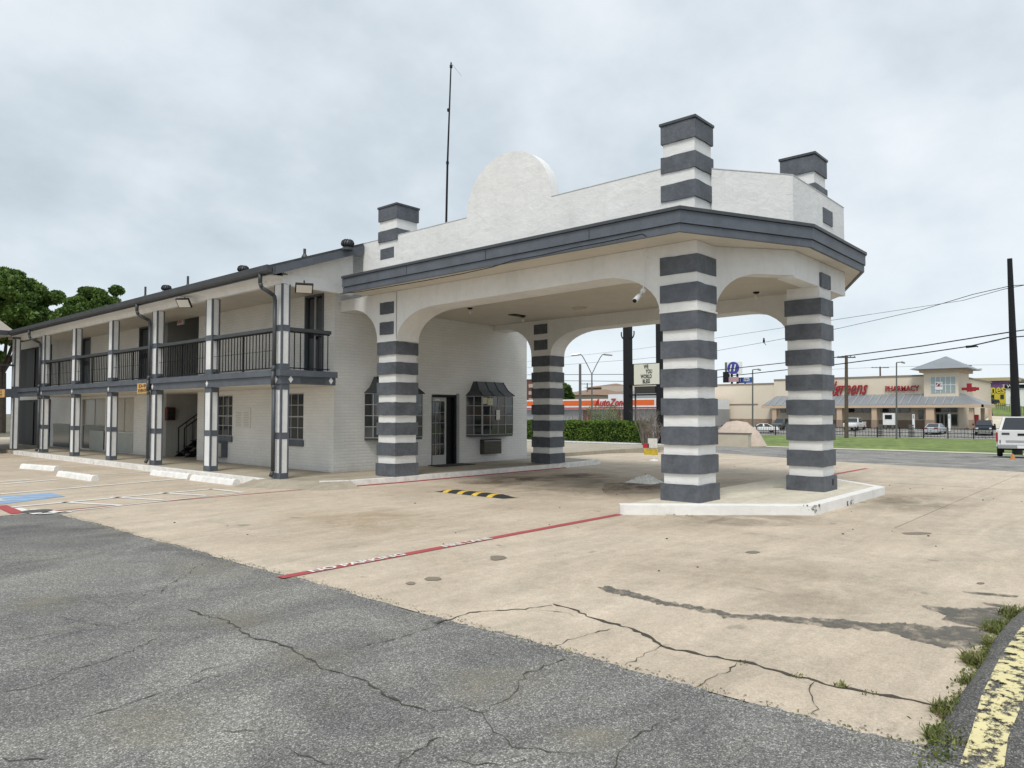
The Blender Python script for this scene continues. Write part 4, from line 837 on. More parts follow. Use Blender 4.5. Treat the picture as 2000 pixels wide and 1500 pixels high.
LF=mk_leaf('oak_leaf',(.06,.115,.025),(.13,.21,.045),.5); HL=mk_leaf('hedge_leaf',(.07,.13,.02),(.16,.25,.04),1.2); BL=mk_leaf('bush_leaf',(.10,.15,.05),(.22,.24,.09),1.0); WL=mk_leaf('weed_leaf',(.10,.13,.035),(.24,.24,.09),9)
BARK=mat('bark',(.07,.055,.04),.9,.3,4); TWIG=mat('dry_twig',(.22,.18,.15),.9,.3,6)
def tree(px0,px1,pyt,D,lab,seed,zb=0,lean=0,group=None,leaves=26000,size=.16,m=LF):
    r_=random.Random(seed); rn=np.random.default_rng(seed); a=PD(px0,pyt,D); b=PD(px1,pyt,D); c=(a+b)/2; W=np.linalg.norm(a-b)/2; top=c[2]
    t=thing('tree',lab,'tree',(c[0],c[1],zb),0,group)
    h=top-zb; tr=MB(); base_=Vector((c[0],c[1],zb)); fork=Vector((c[0]+lean*.3,c[1],zb+h*.35)); tr.tube(base_,fork,.35,10,.25)
    cl=[]
    for k in range(9):
        an=k*2.4+r_.random(); rr=W*r_.uniform(.35,.8); e=Vector((c[0]+rr*math.cos(an),c[1]+rr*math.sin(an),zb+h*r_.uniform(.55,.9))); mid=fork.lerp(e,.5)+Vector((0,0,.4)); tr.tube(fork,mid,.16,6,.10); tr.tube(mid,e,.10,6,.03); cl.append(e)
        for _ in range(3): e2=e+Vector((r_.gauss(0,W*.10),r_.gauss(0,W*.10),r_.gauss(0,h*.04))); tr.tube(mid,e2,.05,5,.015); cl.append(e2)
    tr.build('trunk',BARK,t)
    P=[]; k=0
    for i in range(150):
        if i<len(cl): e=cl[i]
        else:
            an=r_.uniform(0,6.28); ph=r_.uniform(-.2,1); rr=W*.80*math.sqrt(max(0,1-ph*ph))*r_.uniform(.55,1); e=Vector((c[0]+rr*math.cos(an),c[1]+rr*math.sin(an),zb+h*(.60+.33*ph)))
        rad=W*r_.uniform(.09,.19); n=leaves//150
        d=rn.normal(size=(n,3)); d/=np.linalg.norm(d,axis=1)[:,None]; q=d*(rn.uniform(0,1,size=(n,1))**.42)*rad*np.array([1.15,1.15,.75]); P.append(q+np.array(e)[None])
    P=np.concatenate(P); P=P[P[:,2]<top+.3]
    leafmesh('crown',P,size,m,t,seed=seed)
tree(-95,118,512,62,'large dense green tree behind the left wing, the taller of two',11,group='green trees behind the left wing',leaves=75000,size=.17)
tree(108,256,546,58,'rounded green tree rising over the motel roof, right of the larger tree',23,group='green trees behind the left wing',leaves=52000,size=.15)
tree(1080,1125,748,170,'small distant green tree above the brown roof',31,zb=-.6,leaves=5000,size=.5)
tree(1394,1404,770,150,'distant tree at the left edge of the pharmacy wall',33,zb=-.6,leaves=1500,size=.5)
def box_leaves(x0,x1,y0,y1,z0,z1,n,seed,shell=.25):
    rn=np.random.default_rng(seed); P=rn.uniform(0,1,size=(n,3)); f_=rn.integers(0,5,size=n); d=rn.uniform(0,1,size=n)**1.5*shell
    X=x0+P[:,0]*(x1-x0);Y=y0+P[:,1]*(y1-y0);Z=z0+P[:,2]*(z1-z0)
    wv=.10*np.sin(Y*2.1)+.06*np.sin(Y*5.3+X); X=np.where(f_==0,x0+d+wv,X);X=np.where(f_==1,x1-d,X);Y=np.where(f_==2,y0+d,Y);Y=np.where(f_==3,y1-d,Y);Z=np.where(f_==4,z1-d*.5+.07*np.sin(Y*3.1)+.04*np.sin(X*7+Y*6),Z)
    return np.stack([X,Y,Z],1)
# hedge along the street side
HX=46.0; h0=PX(1034,860,HX); h1=PX(1243,866,HX); zt=PX(1100,823,HX)[2]; zb_=zg(HX)
hd=thing('hedge','long clipped green hedge seen through the canopy behind a white kerb','hedge',(HX,(h0[1]+h1[1])/2,zb_))
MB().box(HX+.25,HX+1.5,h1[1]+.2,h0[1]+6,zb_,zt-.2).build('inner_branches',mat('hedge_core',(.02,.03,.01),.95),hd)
leafmesh('foliage',box_leaves(HX,HX+1.8,h1[1],h0[1]+6,zb_,zt,42000,5),.075,HL,hd,seed=4)
mb=MB().box(HX-1.2,HX-.95,h1[1]-6,h0[1]+8,zb_-.2,zb_+.14); struct(mb.build('hedge_kerb',WHITEP))
# bare shrubs and flowering bush
def shrub(px,pyb,X,w_,h_,n,lab,m=TWIG,seed=1,leafm=None,nl=0,group=None):
    r_=random.Random(seed); p=PX(px,pyb,X); zb=zg(X); t=thing('shrub',lab,'shrub',(X,p[1],zb),0,group); mb=MB()
    ends=[]
    for i in range(n):
        a=r_.uniform(0,6.28); rr=r_.random()*w_*.35; s=Vector((X+rr*math.cos(a)*.6,p[1]+rr*math.sin(a),zb)); e=Vector((X+w_*.6*math.cos(a)*r_.uniform(.3,1),p[1]+w_*math.sin(a)*r_.uniform(.4,1),zb+h_*r_.uniform(.6,1))); mid=s.lerp(e,.5)+Vector((r_.gauss(0,.08),r_.gauss(0,.08),.1*h_)); mb.tube(s,mid,.02,4,.015); mb.tube(mid,e,.015,4,.006)
        for _ in range(3): q2=mid.lerp(e,r_.random()); e2=q2+Vector((r_.gauss(0,.2),r_.gauss(0,.25),r_.uniform(.1,.4)*h_*.5)); mb.tube(q2,e2,.009,3,.004); ends.append(e2)
        ends.append(e)
    mb.build('branches',m,t)
    if nl:
        rn=np.random.default_rng(seed); E=np.array([tuple(e) for e in ends]); P=E[rn.integers(0,len(E),nl)]+rn.normal(size=(nl,3))*[.18,.22,.16]; leafmesh('foliage',P,.05,leafm,t,seed=seed)
shrub(1262,866,44.5,1.1,2.5,70,'tangle of bare pale twigs right of the hedge end',seed=3)
shrub(1278,870,43,.7,1.5,40,'low bare shrub beside the nearest column',seed=8)
shrub(1120,850,52,1.1,2.6,22,'bare thin shrub behind the hedge beneath the street light',seed=5)
shrub(1180,850,55,1.9,3.2,30,'leafy yellow-green bush behind the hedge before the orange store',seed=6,leafm=BL,nl=2600)
shrub(1060,850,60,1.0,2.0,16,'small thin bush behind the hedge near the brick building',seed=9,leafm=BL,nl=500)
# weeds
def tuft(c,n,h_,seed,spread=.12):
    r_=random.Random(seed); mb=MB()
    for i in range(n):
        a=r_.uniform(0,6.28); rr=spread*math.sqrt(r_.random()); x=c[0]+rr*math.cos(a); y=c[1]+rr*math.sin(a); hh=h_*r_.uniform(.4,1.1); l=r_.uniform(.02,.11)*h_/.1; a2=r_.uniform(0,6.28); wv=r_.uniform(.0015,.004)
        px_,py_=-math.sin(a2)*wv,math.cos(a2)*wv
        mb.add([(x-px_,y-py_,c[2]),(x+px_,y+py_,c[2]),(x+l*.5*math.cos(a2)+px_*1.2,y+l*.5*math.sin(a2)+py_*1.2,c[2]+hh*.7),(x+l*.5*math.cos(a2)-px_*1.2,y+l*.5*math.sin(a2)-py_*1.2,c[2]+hh*.7),(x+l*math.cos(a2),y+l*math.sin(a2),c[2]+hh)],[(0,1,2,3),(3,2,4)])
    return mb
i=0
WLab=['weed clump at the near end of the asphalt berm','second weed clump along the berm, below the crack end','narrow weed clump midway along the berm','taller grassy weed clump along the berm','broad weed clump beside the yellow stripe','weed clump along the berm near the dark streak','weed clump beside the widest part of the dark streak','farthest weed clump along the berm at the frame edge']
for (px,py,n,h_,s_) in ((1862,1448,160,.07,.13),(1868,1400,200,.09,.12),(1893,1375,70,.06,.07),(1910,1340,120,.07,.10),(1925,1300,260,.10,.13),(1955,1265,160,.09,.11),(1965,1235,240,.09,.16),(1990,1205,160,.09,.14)):
    q=G(px,py); tf=tuft((q[0],q[1],.0),int(n*2.4),h_*.8,90+i,s_).build('weed_clump',WL); tag(tf,WLab[i],'weeds','weed clumps along the berm'); i+=1
rn=np.random.default_rng(3); P=[]
for (px,py) in ((1862,1448),(1868,1400),(1893,1375),(1910,1340),(1925,1300),(1940,1280),(1955,1265),(1965,1235),(1978,1218),(1990,1205),(1845,1462)):
    q=G(px,py); k=rn.integers(120,260); P.append(np.stack([q[0]+rn.normal(0,.16,k),q[1]+rn.normal(0,.045,k)+.02,.008+np.abs(rn.normal(0,.018,k))],1))
leafmesh('ground_cover',np.concatenate(P),.011,mk_leaf('cover_leaf',(.06,.10,.02),(.20,.22,.06),8),seed=6,kind='stuff')
wd=MB()
for (px,py,n,h_,s_) in ((1640,1342,40,.035,.04),(1560,1323,40,.02,.06),(1450,1297,30,.02,.05),(1700,1357,30,.02,.06),(1850,1385,40,.03,.05),(1260,1003,20,.025,.05),(1310,1007,30,.035,.08),(1345,1009,30,.035,.08),(1385,1009,15,.02,.06),(1290,1005,15,.03,.05)):
    q=G(px,py); b=tuft((q[0],q[1],.0),n,h_,int(px),s_); wd.add(b.v,b.f)
for k in range(120):
    q=(4.08+random.gauss(0,.02),random.uniform(.95,13)); b=tuft((q[0],q[1],.004),3,.018,k,.03); wd.add(b.v,b.f)
wd.build('joint_weeds',WL,kind='stuff')
# ------------------------------------------------------------------ street furniture beyond the canopy
def pylon():
    X=49.5; zb=zg(X); t=thing('pylon_sign','black twin-pole marquee sign with white letter board behind the hedge','sign',(X,PX(1227,826,X)[1],zb))
    y0=PX(1227,830,X)[1]; y1=PX(1291,830,X)[1]; w_=.28
    MB().box(X-.25,X+.25,y0-w_,y0+w_,zb,9.2).build('pole',BLACK,t); MB().box(X-.25,X+.25,y1-w_*.9,y1+w_*.9,zb,9.2).build('pole',BLACK,t)
    a,b=PX(1237,712,X-.3),PX(1288,750,X-.3)
    MB().box(X-.28,X+.25,y1+.3,y0-.27,b[2]-.05,a[2]+.05).build('sign_box',BLACK,t); MB().box(X-.30,X-.282,b[1],a[1]-.05,b[2],a[2]).build('letter_board',mat('board_ivory',(.70,.69,.58),.5),t)
    yc=(a[1]+b[1])/2; zz=a[2]; hh=a[2]-b[2]
    for k,(s,dy_) in enumerate((('WE',0),('YOU',-.25),('WORLD',0),('BLESS',0))): lettering(s,hh*.27,BLACK,(X-.31,yc+dy_,zz-hh*(.14+.24*k)),FACE_mX,t,.004,offset=.012,sx=.62)
    a,b=PX(1241,755,X-.3),PX(1279,768,X-.3); MB().box(X-.25,X-.1,b[1],a[1],b[2],a[2]).build('lower_board',mat('board_dark',(.035,.035,.028),.6),t)
    for s_ in (-1,1):
        P=[Vector((X,y0+s_*(w_+.0+.32*math.sin(u)),PX(1227,662,X)[2]+.45*(1-math.cos(u)))) for u in np.linspace(.0,1.9,7)]; MB().path(P,.05,6).build('hook_bracket',BLACK,t)
    MB().box(X-.2,X+.2,y1+.3,y0-.27,PX(1250,770,X)[2]-.1,PX(1250,770,X)[2]).build('cross_bar',BLACK,t)
    MB().box(X-.05,X+.05,PX(1241,770,X)[1]-.05,PX(1241,770,X)[1]+.05,zb,PX(1241,755,X)[2]).build('thin_post',GREYD,t)
pylon()
PW=mat('pole_wood',(.11,.085,.06),.9,.3,3); STL=mat('steel_grey',(.12,.12,.12),.5)
def upole(px,pyt,pyb,D,r0,r1,lab,m,px_top=None,arms=(),cat='utility pole'):
    a=PD(px,pyb,D); b=PD(px_top or px,pyt,D); zb=zg(a[0]); t=thing('utility_pole',lab,cat,(a[0],a[1],zb)); MB().tube((a[0],a[1],zb-.2),tuple(b),r0,12,r1).build('pole',m,t)
    for py,L in arms:
        c=PD(px_top or px,py,D); d=_rt*L/2; MB().tube(tuple(c-d),tuple(c+d),.07,6).build('crossarm',m,t)
        for u in (-.9,-.45,.45,.9): q=c+d*u; MB().lathe(tuple(q),[(.05,0),(.06,.12),(.02,.2)],6).build('insulator',STL,t)
    return t
upole(1986,505,840,46,.29,.14,'tall dark leaning utility pole behind the white pickup',BLACK,1972)
upole(1653,694,845,88,.24,.17,'slim wooden utility pole before the red script sign',PW,None,((698,2.2),))
upole(1719,716,760,150,.22,.15,'distant utility pole on the skyline above the pharmacy lettering',PW,None,((718,3.6),))
upole(1891,711,760,160,.22,.16,'distant utility pole right of the pharmacy tower roof',PW,1887,((714,2.5),(721,7)))
upole(1133,711,830,75,.16,.13,'thin grey pole left of the twin-arm street light',STL)
upole(1147,748,800,190,.22,.15,'tiny distant utility pole above the brown roof',STL,None,((750,3),))
def lamp(px,pyt,pyb,D,lab,twin=False,arm=1.2):
    a=PD(px,pyb,D); b=PD(px,pyt,D); zb=zg(a[0]); t=thing('street_light',lab,'street light',(a[0],a[1],zb)); MB().tube((a[0],a[1],zb),tuple(b),.11,8,.07).build('pole',STL,t)
    for s_ in ((-1,1) if twin else (1,)):
        P=[b+_rt*s_*u*arm+np.array([0,0,v]) for u,v in (((0,0),(.35,.45),(.7,.85),(.85,.95),(1.05,.98)) if twin else ((0,0),(.5,.05)))]
        if twin: P=[b+_rt*s_*u*arm+np.array([0,0,v*2.2]) for u,v in ((0,0),(.35,.45),(.7,.85),(.85,.97),(1.0,1.0))]
        MB().path([tuple(q) for q in P],.05,6).build('arm',STL,t); q=P[-1]; MB().tube(tuple(q),tuple(q+_rt*s_*(.9 if twin else .35)-np.array([0,0,.1])),.13,8,.1).build('lamp_head',ALU,t)
lamp(1156,731,835,80,'twin-arm grey street light behind the hedge',True,1.35)
lamp(1470,722,858,84,'tall single street light before the pharmacy side wall'); lamp(1751,708,858,84,'tall single street light before the pharmacy lettering')
# wires
def wire(pts,r,lab):
    P=[]
    for (x,y,d) in pts: P.append(Vector(PD(x,y,d)))
    Q=[]
    for a,b in zip(P[:-1],P[1:]):
        for k in range(6): Q.append(a.lerp(b,k/6))
    Q.append(P[-1]); tag(MB().path(Q,r,4).build('overhead_wire',BLACK),lab,'power line','overhead wires along the street')
wire([(2010,643,44),(1970,649,46),(1800,676,52),(1640,697,60),(1400,723,75),(1250,731,90),(1030,732,120)],.045,'upper thick overhead wire crossing behind the canopy')
wire([(2010,656,44),(1970,659,46),(1895,676,49),(1800,690,52),(1640,711,60),(1400,737,75),(1250,745,90),(1030,743,120)],.045,'lower thick overhead wire with a dangling splice')
wire([(2010,556,44),(1975,558,46),(1900,575,52),(1800,605,62),(1640,641,80),(1490,669,100),(1400,685,110),(1250,701,125),(1030,718,150)],.028,'thin overhead wire carrying a perched bird')
wire([(2010,555,46),(1960,565,48),(1880,587,56),(1700,614,70),(1530,640,86),(1400,660,100),(1250,681,125),(1030,706,150)],.022,'faint highest overhead wire sloping to the left')
wire([(2010,712,120),(1880,713,140),(1700,718,160),(1560,724,180)],.03,'faint distant wire above the pharmacy roof')
b=PD(1492,667.5,97); t=thing('bird','small dark bird perched on the thin overhead wire','bird',tuple(b)); 
MB().lathe((b[0],b[1],b[2]+.05),[(.02,-.25),(.12,-.1),(.15,.08),(.11,.22),(.09,.3),(.11,.36),(.08,.44),(.01,.48)],10).build('body',BLACK,t,True); MB().tube((b[0]+.02,b[1],b[2]-.1),(b[0]+.25,b[1]-.2,b[2]-.45),.05,5,.03).build('tail',BLACK,t); MB().tube((b[0]-.05,b[1],b[2]+.43),(b[0]-.22,b[1]+.08,b[2]+.42),.03,5,.005).build('beak',BLACK,t)
c=PD(1897,677.5,49); tag(MB().tube(tuple(c-_rt*.33),tuple(c+_rt*.33+np.array([0,0,.06])),.09,8,.07).tube(tuple(c+_rt*.33+np.array([0,0,.06])),tuple(c+_rt*.45),.04,6).build('cable_splice',BLACK),'dark splice case hanging from the lower thick wire','splice case')
# ------------------------------------------------------------------ pharmacy
XW=127.0; zw=zg(XW)
ph=thing('pharmacy_building','cream pharmacy building with grey metal skirt roof and red script lettering','pharmacy',(XW,40,zw))
WC=mat('pharmacy_cream',(.70,.61,.49),.8,.08,.15); WT=mat('pharmacy_tan',(.56,.42,.30),.8,.08,.3); WBk=mat('pharmacy_base_brick',(.30,.225,.17),.85,.2,1.2); MET=mat('standing_seam',(.26,.28,.30),.45,.1,.5,metal=.2); CAPM=mat('coping_brown',(.25,.20,.16),.7)
Yp=lambda px,X=XW: PX(px,800,X)[1]; Zp=lambda py,px=1700,X=XW: PX(px,py,X)[2]
yL=Yp(1392); yS=Yp(1513); yT=Yp(1809); yR=Yp(1876)
MB().box(XW,XW+30,yS,yL,zw,PX(1450,752,XW)[2]).build('wall',WC,ph); MB().box(XW-.15,XW+30,yT,yS,zw,PX(1650,739.5,XW)[2]).build('wall',WC,ph)
MB().box(XW-.1,XW+.2,yS,yL,PX(1450,752,XW)[2],PX(1450,752,XW)[2]+.25).build('coping',CAPM,ph); MB().box(XW-.25,XW+.2,yT,yS,PX(1650,739.5,XW)[2],PX(1650,739.5,XW)[2]+.25).build('coping',CAPM,ph)
MB().box(XW-.08,XW-.01,yS+3,yL,PX(1430,791,XW)[2],PX(1430,791,XW)[2]+.2).build('belt_course',CAPM,ph)
MB().box(XW-.25,XW-.16,yT,yS,zw,PX(1650,820,XW)[2]).box(XW-.12,XW-.01,yS,yL,zw,PX(1450,818,XW)[2]).build('base_course',WBk,ph)
# corner tower
zt_=PX(1840,727,XW-1)[2]; MB().box(XW-1.2,XW+7,yR,yT,zw,zt_).build('tower',WC,ph)
zc0=zt_; MB().box(XW-1.7,XW+7.5,yR-.5,yT+.5,zc0,zc0+.5).build('cornice',WT,ph)
zpk=PX(1822,712,XW)[2]+.6; a_=[(XW-2.7,yT+1.6,zc0+.5),(XW-2.7,yR-1.6,zc0+.5),(XW+8.5,yR-1.6,zc0+.5),(XW+8.5,yT+1.6,zc0+.5)]; yc=(yT+yR)/2
rf=MB(); rf.v=a_+[(XW+2.9,yc,zpk+.8)]; rf.f=[(0,1,4),(1,2,4),(2,3,4),(3,0,4),(0,3,2,1)]; rf.build('tower_roof',MET,ph)
g0,g1=PX(1817,736,XW-1.3),PX(1867,767,XW-1.3); tw=MB().box(XW-1.26,XW-1.21,g1[1],g0[1],g1[2],g0[2]).build('window',TRIM,ph)
nc=5
for i in range(nc):
    for j in range(2):
        ya=g0[1]+(g1[1]-g0[1])*(i+1)/nc+.05; yb=g0[1]+(g1[1]-g0[1])*i/nc-.05; za=g1[2]+(g0[2]-g1[2])*j/2+.06; zb2=g1[2]+(g0[2]-g1[2])*(j+1)/2-.06; MB().box(XW-1.29,XW-1.265,ya,yb,za,zb2).build('pane',mat('store_glass',(.30,.36,.36),.15,spec=.8),tw)
e0,e1=PX(1826,746,XW-1.4),PX(1841,761,XW-1.4); MB().box(XW-1.36,XW-1.3,e1[1],e0[1],e1[2],e0[2]).build('emblem_plate',TRIM,ph); RED=mat('letter_red',(.30,.010,.02),.5)
MB().box(XW-1.39,XW-1.37,e1[1]+.12,e0[1]-.12,e1[2]+.5,e0[2]-.1).build('emblem_ground',mat('emblem_magenta',(.30,.02,.08),.5),ph); lettering('79',.9,TRIM,(XW-1.42,(e0[1]+e1[1])/2,(e0[2]+e1[2])/2+.2),FACE_mX,ph,.02,offset=.02,shear=.2)
# right flank
LF_=PY(1937,800,yR)[0]-XW; fz=PX(1876,737,XW)[2]
MB().box(XW+6.9,XW+LF_,yR+.06,yR+3,zw-.5,fz).build('wall',WC,ph); MB().box(XW+7.05,XW+LF_+.1,yR-.12,yR+3,fz,fz+.25).build('coping',CAPM,ph)
# skirt roof
zr0=PX(1700,791,XW-4)[2]; zr1=PX(1700,771,XW)[2]
yA,yA2=Yp(1487,XW-4),Yp(1518); yB,yB2=Yp(1943,XW-2),Yp(1908,XW-.3)
cy1=Yp(1893,XW-4); yK=Yp(1845)
yO=yR-3.6; xE=PY(1943,792,yO)[0]
rf=MB(); rf.v=[(XW-4,yA,zr0),(XW-4,yO,zr0),(XW-.2,yA2,zr1),(XW-.2,yR-.05,zr1),(xE,yO,zr0),(xE-3,yR-.05,zr1),(XW-.2,yA,zr0)]; rf.f=[(0,1,3,2),(1,4,5,3),(0,2,6)]; cy1=yO; sr=rf.build('skirt_roof',MET,ph)
sm=MB(); y=yA-1.0
while y>yR-.6: 
    yt=min(y,yA2); yt=max(yt,yR-.6); zz=zr1 if y<yA2 else zr0+(zr1-zr0)*(yA-y)/max(.1,(yA-yA2)); xx=XW-.2 if y<yA2 else XW-4+3.8*(yA-y)/(yA-yA2); sm.tube((XW-4,y,zr0+.06),(xx,y if y<yA2 else y,zz+.06),.07,4); y-=1.15
sm.build('roof_seam',mat('seam_light',(.36,.38,.40),.4),ph)
MB().box(XW-4.02,XW-3.7,cy1,yA,zr0-.45,zr0-.02).build('fascia_board',WT,ph); MB().box(XW-4.02,xE,yO-.02,yO+.3,zr0-.45,zr0-.02).build('fascia_board',WT,ph)
for pa,pb,xx in ((1508,1516,XW-3.8),(1634,1644,XW-3.8),(1702,1712,XW-3.8),(1808,1824,XW-3.8),(1892,1901,XW-3.6),(1915,1922,XW+3),(1930,1935,XW+8)):
    a,b=Yp(pa,xx),Yp(pb,xx); q=MB().box(xx+.01,xx+.9,b,a,zw,zr0-.5).build('pillar',WT,ph); MB().box(xx-.06,xx+.96,b-.06,a+.06,zw-.1,PX(pa,820,xx)[2]).build('pillar_base',WBk,q)
def pwin(pa,pya,pb,pyb,n,X=XW-.3,nm='window'):
    a,b=PX(pa,pya,X),PX(pb,pyb,X); w_=MB().box(X,X+.1,b[1],a[1],b[2],a[2]).build(nm,mat('store_frame',(.32,.30,.27),.5),ph)
    for i in range(n): y0_=a[1]+(b[1]-a[1])*i/n; y1_=a[1]+(b[1]-a[1])*(i+1)/n; MB().box(X-.04,X-.005,y1_+.08,y0_-.08,b[2]+.08,a[2]-.08).build('pane',GLASS,w_)
pwin(1524,794,1536,806,1); pwin(1655,794,1700,806,3); pwin(1720,794,1778,806,3); pwin(1793,802,1803,819,1)
pwin(1826,795,1870,806,3,XW-1.4); pwin(1828,808,1852,834,3,XW-1.4,'entrance_door'); pwin(1857,808,1871,832,1,XW-1.4)
a,b=PX(1903,810,XW-3),PX(1911,835,XW-3); tag(MB().box(XW-3,XW-2.2,b[1],a[1],zw,a[2]).box(XW-3.1,XW-3,b[1]+.1,a[1]-.1,a[2]-1.2,a[2]-.2).build('rental_kiosk',mat('kiosk_red',(.28,.01,.015),.4)),'red kiosk standing under the pharmacy roof at its right end','kiosk')
lettering('Walgreens',3.2,RED,(XW-.45,(Yp(1594)+Yp(1692))/2,PX(1650,759,XW)[2]),FACE_mX,ph,.12,shear=.5,offset=.02,sx=.60,space=.98)
lettering('PHARMACY',1.15,RED,(XW-.45,(Yp(1738)+Yp(1790))/2,PX(1760,759.5,XW)[2]),FACE_mX,ph,.1,offset=.03,sx=.80)
for pa,pya,pb,pyb in ((1878,757,1912,762),(1888,749,1898,765),(1898,756,1906,764)):
    a,b=PX(pa,pya,XW-.8),PX(pb,pyb,XW-.8); MB().box(XW-.8-.07*(pa-1878)/10,XW-.6,b[1],a[1],b[2],a[2]).build('wall_sign',RED,ph)
# menu board and bollard signs
a,b=PX(1724,807,121),PX(1748,830,121); t=thing('menu_board','white drive-up price board before the pharmacy wall','sign board',(121,a[1],zg(121)))
MB().box(121,121.3,b[1],a[1],b[2],a[2]).build('board',TRIM,t); MB().box(120.95,120.99,b[1]+.4,a[1]-.3,(a[2]+b[2])/2,a[2]-.25).build('screen',BLACK,t); MB().box(121.05,121.25,b[1]+.2,b[1]+.5,zg(121),b[2]).box(121.05,121.25,a[1]-.5,a[1]-.2,zg(121),b[2]).build('legs',STL,t)
for px,lab in ((1784,'white sign pillar left of the pharmacy entrance'),(1854,'white sign pillar right of the pharmacy entrance doors')):
    a,b=PX(px-2.5,809,120),PX(px+2.5,836,120); t=thing('sign_pillar',lab,'sign pillar',(120,a[1],zg(120)),0,'white sign pillars before the pharmacy'); MB().box(120,120.2,b[1],a[1],zg(120),a[2]).build('panel',TRIM,t); MB().box(119.96,119.99,b[1]+.1,a[1]-.1,a[2]-.6,a[2]-.15).build('emblem',STL,t)
# ------------------------------------------------------------------ fences
def fence(X,pa,pb,h_,lab,step=.35,pstep=2.6,m=BLACK):
    y0,y1=Yp(pb,X),Yp(pa,X); zb=zg(X); t=thing('fence',lab,'fence',(X,(y0+y1)/2,zb)); y=y0
    for z in (h_-.12,h_*.5,.2): MB().box(X-.03,X+.03,y0,y1,zb+z,zb+z+.06).build('rail',m,t)
    while y<=y1: MB().box(X-.05,X+.05,y-.05,y+.05,zb,zb+h_+.08).build('post',m,t); y+=pstep
    mb=MB(); y=y0
    while y<=y1: mb.box(X-.012,X+.012,y-.015,y+.015,zb+.1,zb+h_); y+=step
    mb.build('pickets',m,t,kind='stuff')
fence(99.5,1385,1952,1.25,'long black iron picket fence between the lawn and the pharmacy lot')
t=thing('bin_enclosure','dark grey slatted screens standing along the iron fence','screen',(101,Yp(1720,101),zg(101)))
for pa,pb in ((1713,1723),(1774,1784)):
    a,b=Yp(pa,101),Yp(pb,101); 
    for k in range(6): MB().box(101,101.06,b,a,zg(101)+.08+k*.26,zg(101)+.28+k*.26).build('slat',STL,t)
# ------------------------------------------------------------------ fitness building and white building
X=190; t=thing('gym_building','purple and yellow gym building with yellow lettering beyond the pharmacy','gym',(X,Yp(1950,X),0))
y0,y1=Yp(1966,X),Yp(1900,X); z0,z1=Zp(791,1940,X),Zp(744,1940,X)
PUR=mat('gym_purple',(.16,.08,.20),.7); YLW=mat('gym_yellow',(.62,.52,.04),.6)
MB().box(X,X+20,y0,y1,-1,z1).build('wall',PUR,t); MB().box(X-.6,X+20,Yp(1990,X),y1+8,z1,z1+.7).build('coping',mat('gym_gold',(.42,.36,.20),.6),t); MB().box(X-.3,X-.02,y0,Yp(1935,X),z0,Zp(768,1940,X)).build('yellow_wall',YLW,t)
for pa in (1936,1955): MB().box(X-.4,X-.32,Yp(pa+7,X),Yp(pa,X),Zp(779,1940,X),Zp(771,1940,X)).build('window',GLASS,t)
lettering('fitness',2.6,YLW,(X-.3,Yp(1946,X),Zp(761,1940,X)),FACE_mX,t,.1,offset=.05,sx=.75)
t=thing('white_shop','low white shop building behind the utility pole','shop',(X-8,Yp(1990,X-8),0)); MB().box(X-8,X+10,Yp(2030,X-8),Yp(1965,X-8),-1,Zp(758,1980,X-8)).build('wall',TRIM,t)
MB().box(X-8.3,X-8.02,Yp(2030,X-8),Yp(1964,X-8),Zp(758,1980,X-8),Zp(751,1980,X-8)).build('dark_fascia',BLACK,t); lettering("T W's",.9,TRIM,(X-8.5,Yp(1972,X-8),Zp(754.5,1975,X-8)),FACE_mX,t,.02)
MB().box(X-8.2,X-8.02,Yp(1986,X-8),Yp(1974,X-8),-1,Zp(774,1980,X-8)).build('door',mat('door_pale',(.5,.5,.52),.5),t)
MB().box(X-9,X+10,Yp(2010,X-9),Yp(1996,X-9),Zp(745,1998,X-9),Zp(741,1998,X-9)).build('roof_unit',STL,t)
# grassy bank right of the pharmacy
mb=MB(); a=[PX(1940,812,150),PX(2040,816,150),PX(2040,793,185),PX(1935,791,185)]; struct(MB().add(a,[(0,1,2,3)]).build('grass_bank',GRASSM))
a=[PX(1900,835,131),PX(2040,840,131),PX(2040,816.3,149.5),PX(1935,812.3,149.5)]; struct(MB().add(a,[(0,1,2,3)]).build('bank_driveway',PALE))
def railfence():
    t=thing('guard_fence','thin grey wire fence on the grass bank right of the pharmacy','fence',tuple(PD(1960,800,170))); A=PX(1943,797,175);B=PX(2010,809,150)
    for u in np.linspace(0,1,16): p=A*(1-u)+B*u; MB().tube(tuple(p-np.array([0,0,.6])),tuple(p+np.array([0,0,1.2])),.06,4).build('post',STL,t)
    MB().tube(tuple(A+np.array([0,0,1.1])),tuple(B+np.array([0,0,1.1])),.05,4).build('rail',STL,t)
railfence()
